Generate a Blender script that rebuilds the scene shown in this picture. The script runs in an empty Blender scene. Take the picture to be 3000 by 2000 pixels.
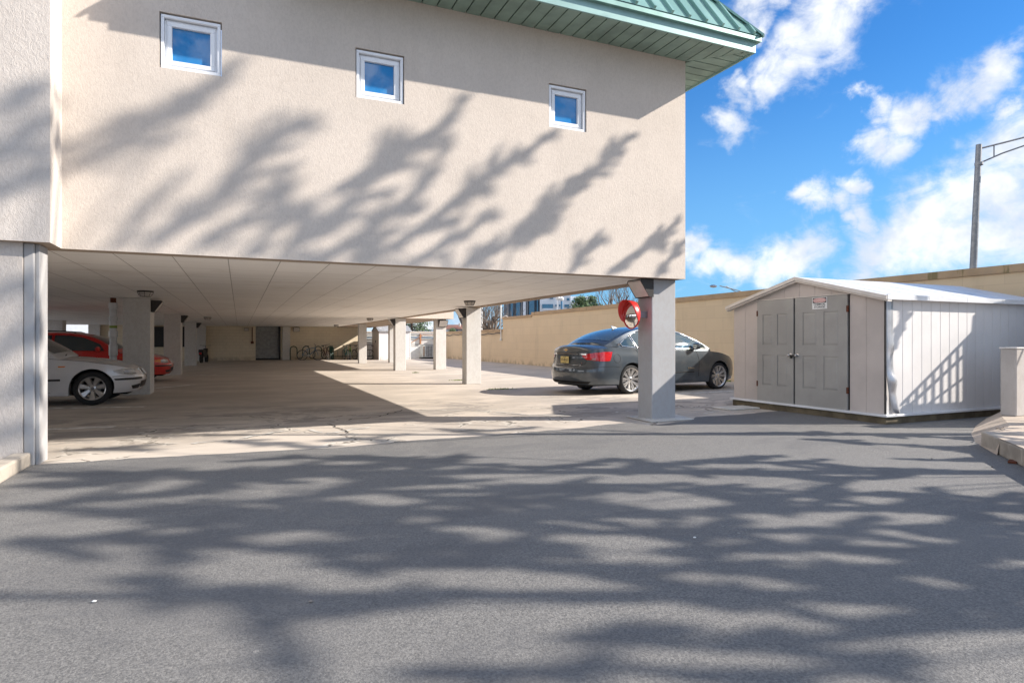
import bpy, bmesh, math, random
from mathutils import Vector, Matrix
from mathutils.bvhtree import BVHTree
random.seed(7)
PI = math.pi; R = math.radians
scene = bpy.context.scene

# ------------------------------------------------------------------ camera
F_PX, CH, TH = 1836.0, 1.25, R(23.5)
ST, CT = math.sin(TH), math.cos(TH)
cam_d = bpy.data.cameras.new('camera'); cam = bpy.data.objects.new('camera', cam_d)
scene.collection.objects.link(cam); scene.camera = cam
cam_d.sensor_width = 36; cam_d.lens = 36 * F_PX / 3000
cam_d.clip_end = 3000; cam_d.clip_start = 0.05
cam.location = (0, 0, CH); cam.rotation_euler = (R(90), 0, -TH)

def cw(l, d, z=0.0):                       # camera-aligned lateral / depth -> world
    return Vector((d * ST + l * CT, d * CT - l * ST, z))
def gp(x, y, z=0.0):                       # ground point seen at photo pixel (x, y)
    d = (CH - z) * F_PX / (y - 1000); return cw((x - 1500) / F_PX * d, d, z)
def on_y(x, y, Y):                         # point of plane Y = const
    u = (x - 1500) / F_PX; d = Y / (CT - u * ST)
    return Vector((d * (ST + u * CT), Y, CH + (1000 - y) * d / F_PX))
def on_x(x, y, X):
    u = (x - 1500) / F_PX; d = X / (ST + u * CT)
    return Vector((X, d * (CT - u * ST), CH + (1000 - y) * d / F_PX))
def at_d(x, y, d):
    return cw((x - 1500) / F_PX * d, d, CH + (1000 - y) * d / F_PX)

# ------------------------------------------------------------------ sun, sky, exposure
SUN_AZ = Vector((CT, -ST)); TAN = 0.566; EL = math.atan(TAN)
SV = Vector((CT, -ST, TAN))                # one metre sideways towards the sun
sd = bpy.data.lights.new('sun', 'SUN'); sd.energy = 4.25; sd.angle = R(0.52); sd.color = (1.0, 0.92, 0.82)
so = bpy.data.objects.new('sun', sd); scene.collection.objects.link(so)
so.rotation_euler = SV.normalized().to_track_quat('Z', 'Y').to_euler(); so.location = (20, -10, 20)
scene.view_settings.view_transform = 'Standard'; scene.view_settings.look = 'None'
scene.view_settings.gamma = 1; scene.view_settings.exposure = 1.12
scene.cycles.max_bounces = 10; scene.cycles.diffuse_bounces = 7; scene.cycles.glossy_bounces = 4
scene.cycles.transparent_max_bounces = 12
scene.cycles.use_denoising = True

class NT:
    def __init__(s, tree): s.t = tree; s.n = tree.nodes; s.l = tree.links
    def new(s, typ, **kw):
        n = s.n.new(typ)
        for k, v in kw.items(): setattr(n, k, v)
        return n
    def put(s, sock, v):
        if isinstance(v, bpy.types.NodeSocket): s.l.new(v, sock)
        elif v is not None:
            try: sock.default_value = v
            except Exception: sock.default_value = (*v, 1.0)
    def math(s, op, a, b=None, c=None, clamp=False):
        n = s.new('ShaderNodeMath', operation=op); n.use_clamp = clamp
        s.put(n.inputs[0], a); s.put(n.inputs[1], b)
        if c is not None: s.put(n.inputs[2], c)
        return n.outputs[0]
    def mix(s, f, a, b, mode='MIX'):
        n = s.new('ShaderNodeMix', data_type='RGBA', blend_type=mode)
        s.put(n.inputs[0], f); s.put(n.inputs[6], a if not isinstance(a, tuple) or len(a) == 4 else (*a, 1)); s.put(n.inputs[7], b if not isinstance(b, tuple) or len(b) == 4 else (*b, 1))
        return n.outputs[2]
    def noise(s, vec, scale, detail=4, rough=.55, dist=0):
        n = s.new('ShaderNodeTexNoise'); s.put(n.inputs['Vector'], vec)
        n.inputs['Scale'].default_value = scale; n.inputs['Detail'].default_value = detail
        n.inputs['Roughness'].default_value = rough; n.inputs['Distortion'].default_value = dist
        return n.outputs['Fac']
    def voro(s, vec, scale, feature='F1'):
        n = s.new('ShaderNodeTexVoronoi', feature=feature); s.put(n.inputs['Vector'], vec); n.inputs['Scale'].default_value = scale
        return n.outputs['Distance']
    def ramp(s, v, lo, hi, a=0.0, b=1.0, smooth=True):
        n = s.new('ShaderNodeMapRange'); n.interpolation_type = 'SMOOTHSTEP' if smooth else 'LINEAR'
        s.put(n.inputs[0], v); n.inputs[1].default_value = lo; n.inputs[2].default_value = hi
        n.inputs[3].default_value = a; n.inputs[4].default_value = b
        return n.outputs[0]
    def mapping(s, vec, scale=(1, 1, 1), rot=(0, 0, 0), loc=(0, 0, 0)):
        n = s.new('ShaderNodeMapping'); s.put(n.inputs[0], vec); n.inputs['Scale'].default_value = scale
        n.inputs['Rotation'].default_value = rot; n.inputs['Location'].default_value = loc
        return n.outputs[0]

world = bpy.data.worlds.new("World"); scene.world = world; world.use_nodes = True
w = NT(world.node_tree); w.n.clear()
wout = w.new('ShaderNodeOutputWorld'); bg = w.new('ShaderNodeBackground'); bg.inputs['Strength'].default_value = 0.13
sky = w.new('ShaderNodeTexSky', sky_type='NISHITA'); sky.sun_disc = False
sky.sun_elevation = EL; sky.sun_rotation = math.atan2(SUN_AZ.x, SUN_AZ.y); sky.altitude = 10; sky.air_density = 1.0; sky.dust_density = 0.3; sky.ozone_density = 2.5
tc = w.new('ShaderNodeTexCoord'); dirv = tc.outputs['Generated']
def pdir(x, y): return ((cw((x - 1500) / F_PX, 1.0, (1000 - y) / F_PX)).normalized())
CLOUDS = [(2448,10,85),(2430,90,95),(2375,150,90),(2310,190,75),(2262,235,55),(2258,20,60),(2200,10,70),
          (2903,205,65),(2850,250,60),(2780,290,60),(2700,325,55),(2640,350,55),(2560,330,40),(2545,425,50),(2611,428,55),(2945,325,38),(2540,280,35),
          (2335,585,45),(2365,625,42),(2430,625,40),(2491,575,45),(2520,560,30),(2502,645,50),(2460,670,35),
          (2980,430,110),(2920,560,120),(2830,600,110),(2750,610,90),(2700,680,110),(2620,710,95),(2550,735,85),(2827,720,120),(2960,680,130),(2980,560,120),
          (2110,760,60),(2180,780,60),(2264,785,60),(2340,770,60),(2030,720,50),(2150,290,50),(2130,370,45),(2180,250,40),
          (1250,955,60),(1330,940,60),(400,300,300),(1100,700,300)]
acc = None
nz0 = w.noise(w.mapping(dirv, (1, 1, 1.2)), 5.0, 7, .6, .6)
warp = w.new('ShaderNodeVectorMath', operation='ADD')
wn = w.new('ShaderNodeTexNoise'); w.put(wn.inputs['Vector'], dirv); wn.inputs['Scale'].default_value = 9; wn.inputs['Detail'].default_value = 7; wn.inputs['Roughness'].default_value = .6
ws = w.new('ShaderNodeVectorMath', operation='SCALE'); w.put(ws.inputs[0], wn.outputs['Color']); ws.inputs['Scale'].default_value = .13
w.put(warp.inputs[0], dirv); w.put(warp.inputs[1], ws.outputs[0])
for (x, y, r) in CLOUDS:
    d = w.new('ShaderNodeVectorMath', operation='DISTANCE'); w.put(d.inputs[0], warp.outputs[0])
    c = pdir(x, y); c = c + Vector((.065, .065, .065)); d.inputs[1].default_value = c
    rr = r / F_PX * (1.0 / (1 + ((x - 1500) / F_PX) ** 2 + ((1000 - y) / F_PX) ** 2)) ** .5
    v = w.ramp(d.outputs['Value'], rr * 2.0, 0.0, 0.0, 1.0)
    acc = v if acc is None else w.math('MAXIMUM', acc, v)
fine = w.noise(w.mapping(dirv, (1, 1, 1.5)), 15, 9, .62, .5)
den = w.math('ADD', w.math('MULTIPLY', acc, 1.0), w.math('MULTIPLY', w.math('SUBTRACT', fine, .5), 1.5))
m1 = w.ramp(den, .10, 1.08)
# unseen bright clouds behind the camera, added as neutral fill light
sepd = w.new('ShaderNodeSeparateXYZ'); w.put(sepd.inputs[0], dirv)
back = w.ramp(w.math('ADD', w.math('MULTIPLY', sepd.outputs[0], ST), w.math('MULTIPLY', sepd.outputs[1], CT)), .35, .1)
m2 = w.math('MULTIPLY', w.math('MULTIPLY', w.ramp(nz0, .42, .54), back), .95)
lcomp = w.math('ADD', w.math('MULTIPLY', sepd.outputs[0], -CT), w.math('MULTIPLY', sepd.outputs[1], ST))   # unseen cloud bank low at left, added to brighten the garage interior
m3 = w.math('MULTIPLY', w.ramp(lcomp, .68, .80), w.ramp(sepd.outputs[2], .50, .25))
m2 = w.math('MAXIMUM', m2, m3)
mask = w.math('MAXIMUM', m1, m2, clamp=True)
shade = w.noise(dirv, 9, 5, .6)
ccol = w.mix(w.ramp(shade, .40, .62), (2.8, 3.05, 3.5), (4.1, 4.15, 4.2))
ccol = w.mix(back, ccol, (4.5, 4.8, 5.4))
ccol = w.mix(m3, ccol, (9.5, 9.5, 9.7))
tint = w.mix(1.0, sky.outputs[0], (0.155, 0.40, 0.63), 'MULTIPLY')
tint = w.mix(w.math('MULTIPLY', w.ramp(sepd.outputs[2], .42, .0), .75), tint, (1.05, 2.2, 3.4))
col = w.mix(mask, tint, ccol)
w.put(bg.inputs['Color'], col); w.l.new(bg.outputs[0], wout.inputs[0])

# ------------------------------------------------------------------ materials
def material(name, rough=.8, metal=0.0, spec=None):
    m = bpy.data.materials.new(name); m.use_nodes = True
    t = NT(m.node_tree); t.b = t.n['Principled BSDF']
    t.b.inputs['Roughness'].default_value = rough; t.b.inputs['Metallic'].default_value = metal
    if spec is not None: t.b.inputs['Specular IOR Level'].default_value = spec
    t.m = m; tcn = t.new('ShaderNodeTexCoord'); t.obj = tcn.outputs['Object']
    g = t.new('ShaderNodeNewGeometry'); t.pos = g.outputs['Position']
    return t
def bump(t, h, strength=.3, dist=.01):
    b = t.new('ShaderNodeBump'); b.inputs['Strength'].default_value = strength; b.inputs['Distance'].default_value = dist
    t.put(b.inputs['Height'], h); t.l.new(b.outputs[0], t.b.inputs['Normal'])
def simple(name, col, rough=.6, metal=0.0, var=.12, scale=6, bmp=0, coat=0, spec=None):
    t = material(name, rough, metal, spec)
    n = t.noise(t.pos, scale, 5)
    c2 = tuple(max(0, c * (1 - var * 2)) for c in col)
    t.put(t.b.inputs['Base Color'], t.mix(t.ramp(n, .35, .65), c2, col))
    if bmp: bump(t, t.noise(t.pos, scale * 12, 3), bmp, .004)
    if coat: t.b.inputs['Coat Weight'].default_value = coat; t.b.inputs['Coat Roughness'].default_value = .03
    return t.m

def stucco(name, col, strength=.5, scale=32, stain=.12):
    t = material(name, .92)
    n1 = t.noise(t.mapping(t.pos, (1, 1, .55), (0, .35, 0)), scale, 6, .62, .8)
    n2 = t.noise(t.pos, 1.3, 5, .6); n3 = t.noise(t.mapping(t.pos, (3, 3, .35)), 1.5, 4)
    c = t.mix(t.math('MULTIPLY', t.ramp(n2, .35, .7), stain * 2.2), col, tuple(c * .72 for c in col))
    c = t.mix(t.math('MULTIPLY', t.ramp(n3, .5, .8), stain), c, (.33, .27, .22))
    c = t.mix(t.math('MULTIPLY', t.ramp(n1, .58, .38), .16), c, (.30, .25, .21))
    t.put(t.b.inputs['Base Color'], c)
    h = t.math('ADD', n1, t.math('MULTIPLY', t.noise(t.pos, 140, 3), .4))
    bump(t, h, strength, .02)
    return t.m

M = {}
M['stucco'] = stucco('stucco', (.60, .53, .465), .25, 46)
M['stucco_left'] = stucco('stucco_left', (.57, .52, .475), .42, 36)
M['column'] = stucco('column_paint', (.60, .585, .56), .10, 18, .10)
M['column_grey'] = stucco('column_grey', (.37, .37, .375), .06, 14, .08)
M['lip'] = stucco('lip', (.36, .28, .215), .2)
M['trim_white'] = simple('white_trim', (.74, .73, .70), .5, var=.05)
M['frame_white'] = simple('vinyl_white', (.80, .81, .83), .35, var=.02)
M['wood'] = simple('skid_wood', (.15, .12, .075), .9, var=.2, scale=5, bmp=.3)
M['black'] = simple('black_plastic', (.015, .015, .017), .45, var=.1)
M['dark_metal'] = simple('dark_bronze', (.045, .04, .038), .45, .4)
M['lens'] = simple('lamp_lens', (.62, .58, .54), .25, var=.05)
M['galv'] = simple('galvanised', (.22, .225, .235), .5, .5)
M['steel'] = simple('steel', (.6, .6, .6), .25, .9)
M['pvc'] = simple('pvc', (.60, .60, .60), .45, var=.06)
M['rust'] = simple('rust', (.16, .045, .02), .9, var=.3, scale=30)
M['orange'] = simple('orange_paint', (.45, .21, .10), .8)
M['green_paint'] = simple('green_paint', (.012, .055, .035), .4)
M['red'] = simple('red_plastic', (.62, .02, .015), .35, var=.03, coat=.4)
M['bark'] = simple('bark', (.16, .12, .095), .95, var=.3, scale=9, bmp=.6)
M['stone'] = simple('pebble', (.42, .36, .31), .8, var=.3, scale=12)
M['gravel'] = simple('gravel', (.34, .29, .25), .9, var=.4, scale=40, bmp=1)

def ceiling_mat():
    t = material('ceiling_board', .8)
    br = t.new('ShaderNodeTexBrick'); br.offset = 0; br.squash = 1
    t.put(br.inputs['Vector'], t.mapping(t.pos, (1, 1, 1), loc=(.13, -.05, 0)))
    br.inputs['Scale'].default_value = 1; br.inputs['Brick Width'].default_value = .61; br.inputs['Row Height'].default_value = 1.22
    br.inputs['Mortar Size'].default_value = .006; br.inputs['Mortar Smooth'].default_value = .1
    br.inputs['Color1'].default_value = (.83, .81, .785, 1); br.inputs['Color2'].default_value = (.88, .86, .835, 1); br.inputs['Mortar'].default_value = (.42, .40, .38, 1)
    n = t.noise(t.pos, 1.1, 5, .6); n2 = t.noise(t.mapping(t.pos, (.3, 2.5, 1)), 1.2, 4)
    c = t.mix(t.math('MULTIPLY', t.ramp(n, .55, .8), .35), br.outputs[0], (.42, .34, .25))
    c = t.mix(t.math('MULTIPLY', t.ramp(n2, .5, .75), .12), c, (.35, .3, .26))
    t.put(t.b.inputs['Base Color'], c)
    bump(t, t.math('ADD', t.math('MULTIPLY', br.outputs['Fac'], -1), t.math('MULTIPLY', t.noise(t.pos, 2, 2), .8)), .4, .01)
    return t.m
M['ceiling'] = ceiling_mat()

def asphalt_mat():
    t = material('asphalt', .82)
    f1 = t.noise(t.pos, 85, 5, .78); f2 = t.voro(t.pos, 110); big = t.noise(t.pos, .55, 5, .6); mid = t.noise(t.pos, 7, 5, .6)
    c = t.mix(t.ramp(f1, .33, .68), (.078, .077, .077), (.235, .228, .217))
    c = t.mix(t.math('MULTIPLY', t.ramp(big, .4, .68), .35), c, (.17, .165, .16))
    c = t.mix(t.math('MULTIPLY', t.ramp(mid, .56, .75), .35), c, (.08, .082, .09))
    sp = t.math('MULTIPLY', t.ramp(f2, .20, .12), t.ramp(t.noise(t.pos, 31, 3), .53, .6))
    c = t.mix(t.math('MULTIPLY', sp, .55), c, (.36, .34, .31))
    # scattered pale grit
    g = t.math('MULTIPLY', t.ramp(t.voro(t.pos, 5.5), .075, .05), t.ramp(t.noise(t.pos, 1.7, 2), .5, .58))
    c = t.mix(t.math('MULTIPLY', g, .35), c, (.45, .42, .38))
    pat = t.ramp(t.noise(t.mapping(t.pos, (.5, 1, 1), (0, 0, .4)), .9, 7, .7, .6), .50, .60)
    c = t.mix(t.math('MULTIPLY', pat, .35), c, (.09, .09, .095))
    cr_ = t.voro(t.mapping(t.pos, (1, 1, 1)), .35, 'DISTANCE_TO_EDGE')
    t.put(t.b.inputs['Base Color'], c)
    t.put(t.b.inputs['Roughness'], t.ramp(f1, .3, .7, .7, .95))
    bump(t, t.math('ADD', f1, t.math('MULTIPLY', f2, -.4)), .5, .010)
    return t.m
M['asphalt'] = asphalt_mat()

def concrete_floor(name='concrete_floor', base=(.56, .495, .425)):
    t = material(name, .88)
    sp = t.new('ShaderNodeSeparateXYZ'); t.put(sp.inputs[0], t.pos)
    big = t.noise(t.mapping(t.pos, (.5, 1, 1)), .9, 6, .62, .4); mid = t.noise(t.pos, 4, 6, .65); fine = t.noise(t.pos, 60, 3)
    dark = tuple(c * .74 for c in base)
    c = t.mix(t.ramp(big, .38, .66), dark, base)
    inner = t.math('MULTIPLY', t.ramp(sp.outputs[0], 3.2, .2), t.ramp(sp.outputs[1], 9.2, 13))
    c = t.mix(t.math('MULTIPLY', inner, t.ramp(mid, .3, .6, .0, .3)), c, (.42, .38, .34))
    pale = t.ramp(t.noise(t.mapping(t.pos, (.35, 1.3, 1)), 1.4, 6, .7, 1.2), .60, .66)
    c = t.mix(t.math('MULTIPLY', pale, .35), c, (.58, .52, .45))
    oil = t.ramp(t.noise(t.pos, .75, 6, .7, .8), .62, .70)
    c = t.mix(t.math('MULTIPLY', oil, .45), c, (.2, .18, .16))
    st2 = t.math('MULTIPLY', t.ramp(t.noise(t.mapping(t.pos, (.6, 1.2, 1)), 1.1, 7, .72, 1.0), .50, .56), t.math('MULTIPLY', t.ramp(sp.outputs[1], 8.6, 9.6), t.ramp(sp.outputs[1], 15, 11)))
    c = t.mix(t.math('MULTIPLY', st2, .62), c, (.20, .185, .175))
    c = t.mix(t.math('MULTIPLY', t.ramp(fine, .4, .7), .15), c, (.28, .24, .2))
    # cracks, mostly in the worn band near the entrance
    wv = t.new('ShaderNodeVectorMath', operation='ADD'); nn = t.new('ShaderNodeTexNoise'); t.put(nn.inputs['Vector'], t.pos); nn.inputs['Scale'].default_value = 2.2; nn.inputs['Detail'].default_value = 5
    sc = t.new('ShaderNodeVectorMath', operation='SCALE'); t.put(sc.inputs[0], nn.outputs['Color']); sc.inputs['Scale'].default_value = .7
    t.put(wv.inputs[0], t.pos); t.put(wv.inputs[1], sc.outputs[0])
    cr = t.voro(wv.outputs[0], .85, 'DISTANCE_TO_EDGE')
    band = t.math('MAXIMUM', t.math('MULTIPLY', t.ramp(sp.outputs[1], 6.5, 7.5), t.ramp(sp.outputs[1], 11.5, 9.8)), .0)
    msk = t.ramp(t.noise(t.pos, .7, 3), .44, .56)
    msk = t.math('MULTIPLY', msk, band)
    halo = t.math('MULTIPLY', t.ramp(cr, .08, .02), t.math('MULTIPLY', msk, t.ramp(mid, .42, .55)))
    c = t.mix(t.math('MULTIPLY', halo, .7), c, (.66, .62, .55))
    line = t.math('MULTIPLY', t.ramp(cr, .022, .008), msk)
    c = t.mix(t.math('MULTIPLY', line, .8), c, (.09, .075, .06))
    t.put(t.b.inputs['Base Color'], c)
    bump(t, t.math('SUBTRACT', t.math('MULTIPLY', mid, .5), line), .25, .02)
    return t.m
M['concrete'] = concrete_floor()
M['sidewalk'] = simple('sidewalk_concrete', (.50, .415, .335), .9, var=.12, scale=3, bmp=.25)
M['curb'] = simple('curb_concrete', (.42, .37, .31), .9, var=.16, scale=4, bmp=.35)
M['pad'] = simple('pale_mortar', (.62, .60, .56), .9, var=.1, scale=5, bmp=.2)

def block_wall(name, col, mortar, bw=.4, rh=.2, bstr=.25, plane='YZ', stain=.3):
    t = material(name, .9)
    sp = t.new('ShaderNodeSeparateXYZ'); t.put(sp.inputs[0], t.pos)
    cb = t.new('ShaderNodeCombineXYZ'); t.put(cb.inputs[0], sp.outputs[1 if plane == 'YZ' else 0]); t.put(cb.inputs[1], sp.outputs[2])
    br = t.new('ShaderNodeTexBrick'); t.put(br.inputs['Vector'], cb.outputs[0]); br.inputs['Scale'].default_value = 1
    br.inputs['Brick Width'].default_value = bw; br.inputs['Row Height'].default_value = rh; br.inputs['Mortar Size'].default_value = .006
    br.inputs['Color1'].default_value = (*col, 1); br.inputs['Color2'].default_value = (*[c * .95 for c in col], 1); br.inputs['Mortar'].default_value = (*mortar, 1)
    n = t.noise(t.mapping(t.pos, (1, 1, .3)), 1.4, 6, .65); n2 = t.noise(t.pos, .5, 4)
    c = t.mix(t.math('MULTIPLY', t.ramp(n, .52, .75), stain), br.outputs[0], tuple(c * .6 for c in col))
    c = t.mix(t.math('MULTIPLY', t.ramp(n2, .4, .65), .2), c, tuple(min(1, c * 1.15) for c in col))
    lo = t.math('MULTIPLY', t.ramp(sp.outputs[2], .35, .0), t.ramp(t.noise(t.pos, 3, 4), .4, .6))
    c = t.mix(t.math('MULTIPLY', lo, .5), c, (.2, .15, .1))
    t.put(t.b.inputs['Base Color'], c)
    bump(t, t.math('SUBTRACT', t.math('MULTIPLY', t.noise(t.pos, 30, 4), .4), t.math('MULTIPLY', br.outputs['Fac'], .6)), bstr, .012)
    return t.m
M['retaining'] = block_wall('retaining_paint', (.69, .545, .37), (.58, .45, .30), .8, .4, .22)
M['coping'] = stucco('coping_paint', (.47, .33, .20), .15, 20, .3)
def stain_coping():
    t = NT(M['coping'].node_tree); b = t.n['Principled BSDF']; src = b.inputs['Base Color'].links[0].from_socket
    g_ = t.new('ShaderNodeNewGeometry'); v = t.noise(t.mapping(g_.outputs['Position'], (0, 1, .15)), 1.3, 6, .75)
    t.put(b.inputs['Base Color'], t.mix(t.math('MULTIPLY', t.ramp(v, .60, .66), .75), src, (.16, .135, .05)))
stain_coping()
M['back_wall'] = block_wall('back_wall_paint', (.74, .64, .48), (.56, .48, .355), .4, .2, .2, 'XZ', .15)
M['siding'] = block_wall('vinyl_siding', (.74, .72, .72), (.40, .38, .37), 50, .115, .3, 'XZ', .05)

def metal_roof():
    t = material('green_metal', .38, .25)
    n = t.noise(t.mapping(t.pos, (1, 1, .3)), 2.2, 5)
    t.put(t.b.inputs['Base Color'], t.mix(t.ramp(n, .35, .65), (.19, .34, .305), (.25, .42, .38))); return t.m
M['green_metal'] = metal_roof()
M['soffit'] = simple('green_soffit', (.27, .375, .315), .45, .1, var=.15, scale=2.5)
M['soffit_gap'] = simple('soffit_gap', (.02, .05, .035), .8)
M['fascia'] = simple('fascia_metal', (.27, .43, .41), .4, .2, var=.06, scale=3)
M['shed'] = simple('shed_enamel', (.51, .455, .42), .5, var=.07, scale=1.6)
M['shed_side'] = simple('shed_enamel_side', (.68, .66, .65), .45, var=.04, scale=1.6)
M['shed_door'] = simple('door_enamel', (.335, .325, .305), .45, var=.07, scale=2)
M['shed_trim'] = simple('shed_trim', (.66, .61, .555), .5, var=.06)
M['shed_roof'] = simple('shed_roof_sheet', (.76, .77, .79), .35, .1, var=.08, scale=2)
M['sheet'] = simple('bent_sheet', (.50, .50, .52), .3, .6, var=.1, scale=5)

def glass_sky():
    t = material('window_glass', .02, 0, .9)
    t.put(t.b.inputs['Base Color'], (.025, .18, .42, 1)); t.b.inputs['IOR'].default_value = 1.45
    t.b.inputs['Coat Weight'].default_value = 1; t.b.inputs['Coat Roughness'].default_value = .01
    return t.m
M['window_glass'] = glass_sky()
def mirror_mat():
    t = material('mirror', .015, 1.0); t.put(t.b.inputs['Base Color'], (.85, .85, .85, 1)); return t.m
M['mirror'] = mirror_mat()
def car_paint(name, col, metal=.5, rough=.28):
    t = material(name, rough, metal)
    fl = t.noise(t.obj, 900, 1); dust = t.noise(t.obj, 3, 5)
    c = t.mix(t.math('MULTIPLY', t.ramp(fl, .4, .7), .25), col, tuple(min(1, c * 1.5) for c in col))
    c = t.mix(t.math('MULTIPLY', t.ramp(dust, .45, .7), .10), c, (.35, .32, .28))
    t.put(t.b.inputs['Base Color'], c); t.b.inputs['Coat Weight'].default_value = 1; t.b.inputs['Coat Roughness'].default_value = .04
    return t.m
M['paint_grey'] = car_paint('grey_paint', (.055, .07, .085), .45)
M['paint_silver'] = car_paint('silver_paint', (.64, .64, .655), .22, .36)
M['paint_red'] = car_paint('red_paint', (.56, .014, .011), .10)
def auto_glass(name='car_glass', tintc=(.03, .05, .055), alpha=.45):
    t = material(name, .02, 0, .7)
    t.put(t.b.inputs['Base Color'], (*tintc, 1)); t.b.inputs['Alpha'].default_value = alpha
    t.b.inputs['Coat Weight'].default_value = 1; t.b.inputs['Coat Roughness'].default_value = .01
    return t.m
M['car_glass'] = auto_glass(tintc=(.035, .055, .06), alpha=1.0)
M['rear_glass'] = auto_glass('rear_glass', (.05, .07, .08), 1.0)
M['clear_lens'] = auto_glass('clear_lens', (.35, .36, .36), .45)
M['tail_red'] = simple('tail_red', (.55, .01, .012), .12, var=.1, scale=20, coat=1)
M['amber'] = simple('amber', (.85, .22, .01), .2, coat=.8)
M['chrome'] = simple('chrome', (.80, .79, .76), .12, 1.0, var=.02)
M['alloy'] = simple('alloy', (.58, .57, .56), .28, .8, var=.05, scale=12)
M['tyre'] = simple('rubber', (.022, .022, .023), .85, var=.2, scale=20, bmp=.2)
M['under'] = simple('underbody', (.010, .010, .010), .9)
M['seat'] = simple('seat_fabric', (.05, .048, .046), .9)
M['plate_yellow'] = simple('plate_yellow', (.70, .56, .22), .5, var=.03)
M['gold'] = simple('gold', (.75, .42, .10), .3, .6)
M['paper'] = simple('hi_vis', (.55, .66, .08), .7)
M['white'] = simple('white_paint', (.78, .78, .76), .6, var=.05)
M['line'] = simple('worn_line', (.82, .80, .76), .85, var=.25, scale=5)
M['blue'] = simple('blue_paint', (.05, .18, .32), .35)
M['teal'] = simple('teal_paint', (.03, .28, .27), .35)
M['lime'] = simple('lime_paint', (.18, .42, .06), .35)
M['brown'] = simple('maroon_paint', (.12, .03, .02), .35)
M['grey'] = simple('grey_plastic', (.20, .21, .22), .5)
M['ac'] = simple('ac_case', (.50, .52, .50), .5)
M['ink'] = simple('ink', (.01, .01, .02), .5)
M['sign_red'] = simple('faded_red', (.66, .36, .34), .5, var=.15, scale=60)
M['sign_pale'] = simple('faded_pink', (.74, .55, .52), .5)

def leaf_mat(name, a, b):
    t = material(name, .7)
    n = t.noise(t.pos, 5, 3); t.put(t.b.inputs['Base Color'], t.mix(t.ramp(n, .35, .65), a, b)); return t.m
M['leaf'] = leaf_mat('leaf_green', (.045, .075, .03), (.09, .12, .045))
M['needle'] = leaf_mat('needle_green', (.035, .075, .03), (.09, .14, .05))
M['twig'] = simple('twig', (.20, .165, .14), .9, var=.3, scale=3)
M['moss'] = leaf_mat('moss', (.12, .20, .03), (.22, .30, .05))

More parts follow.
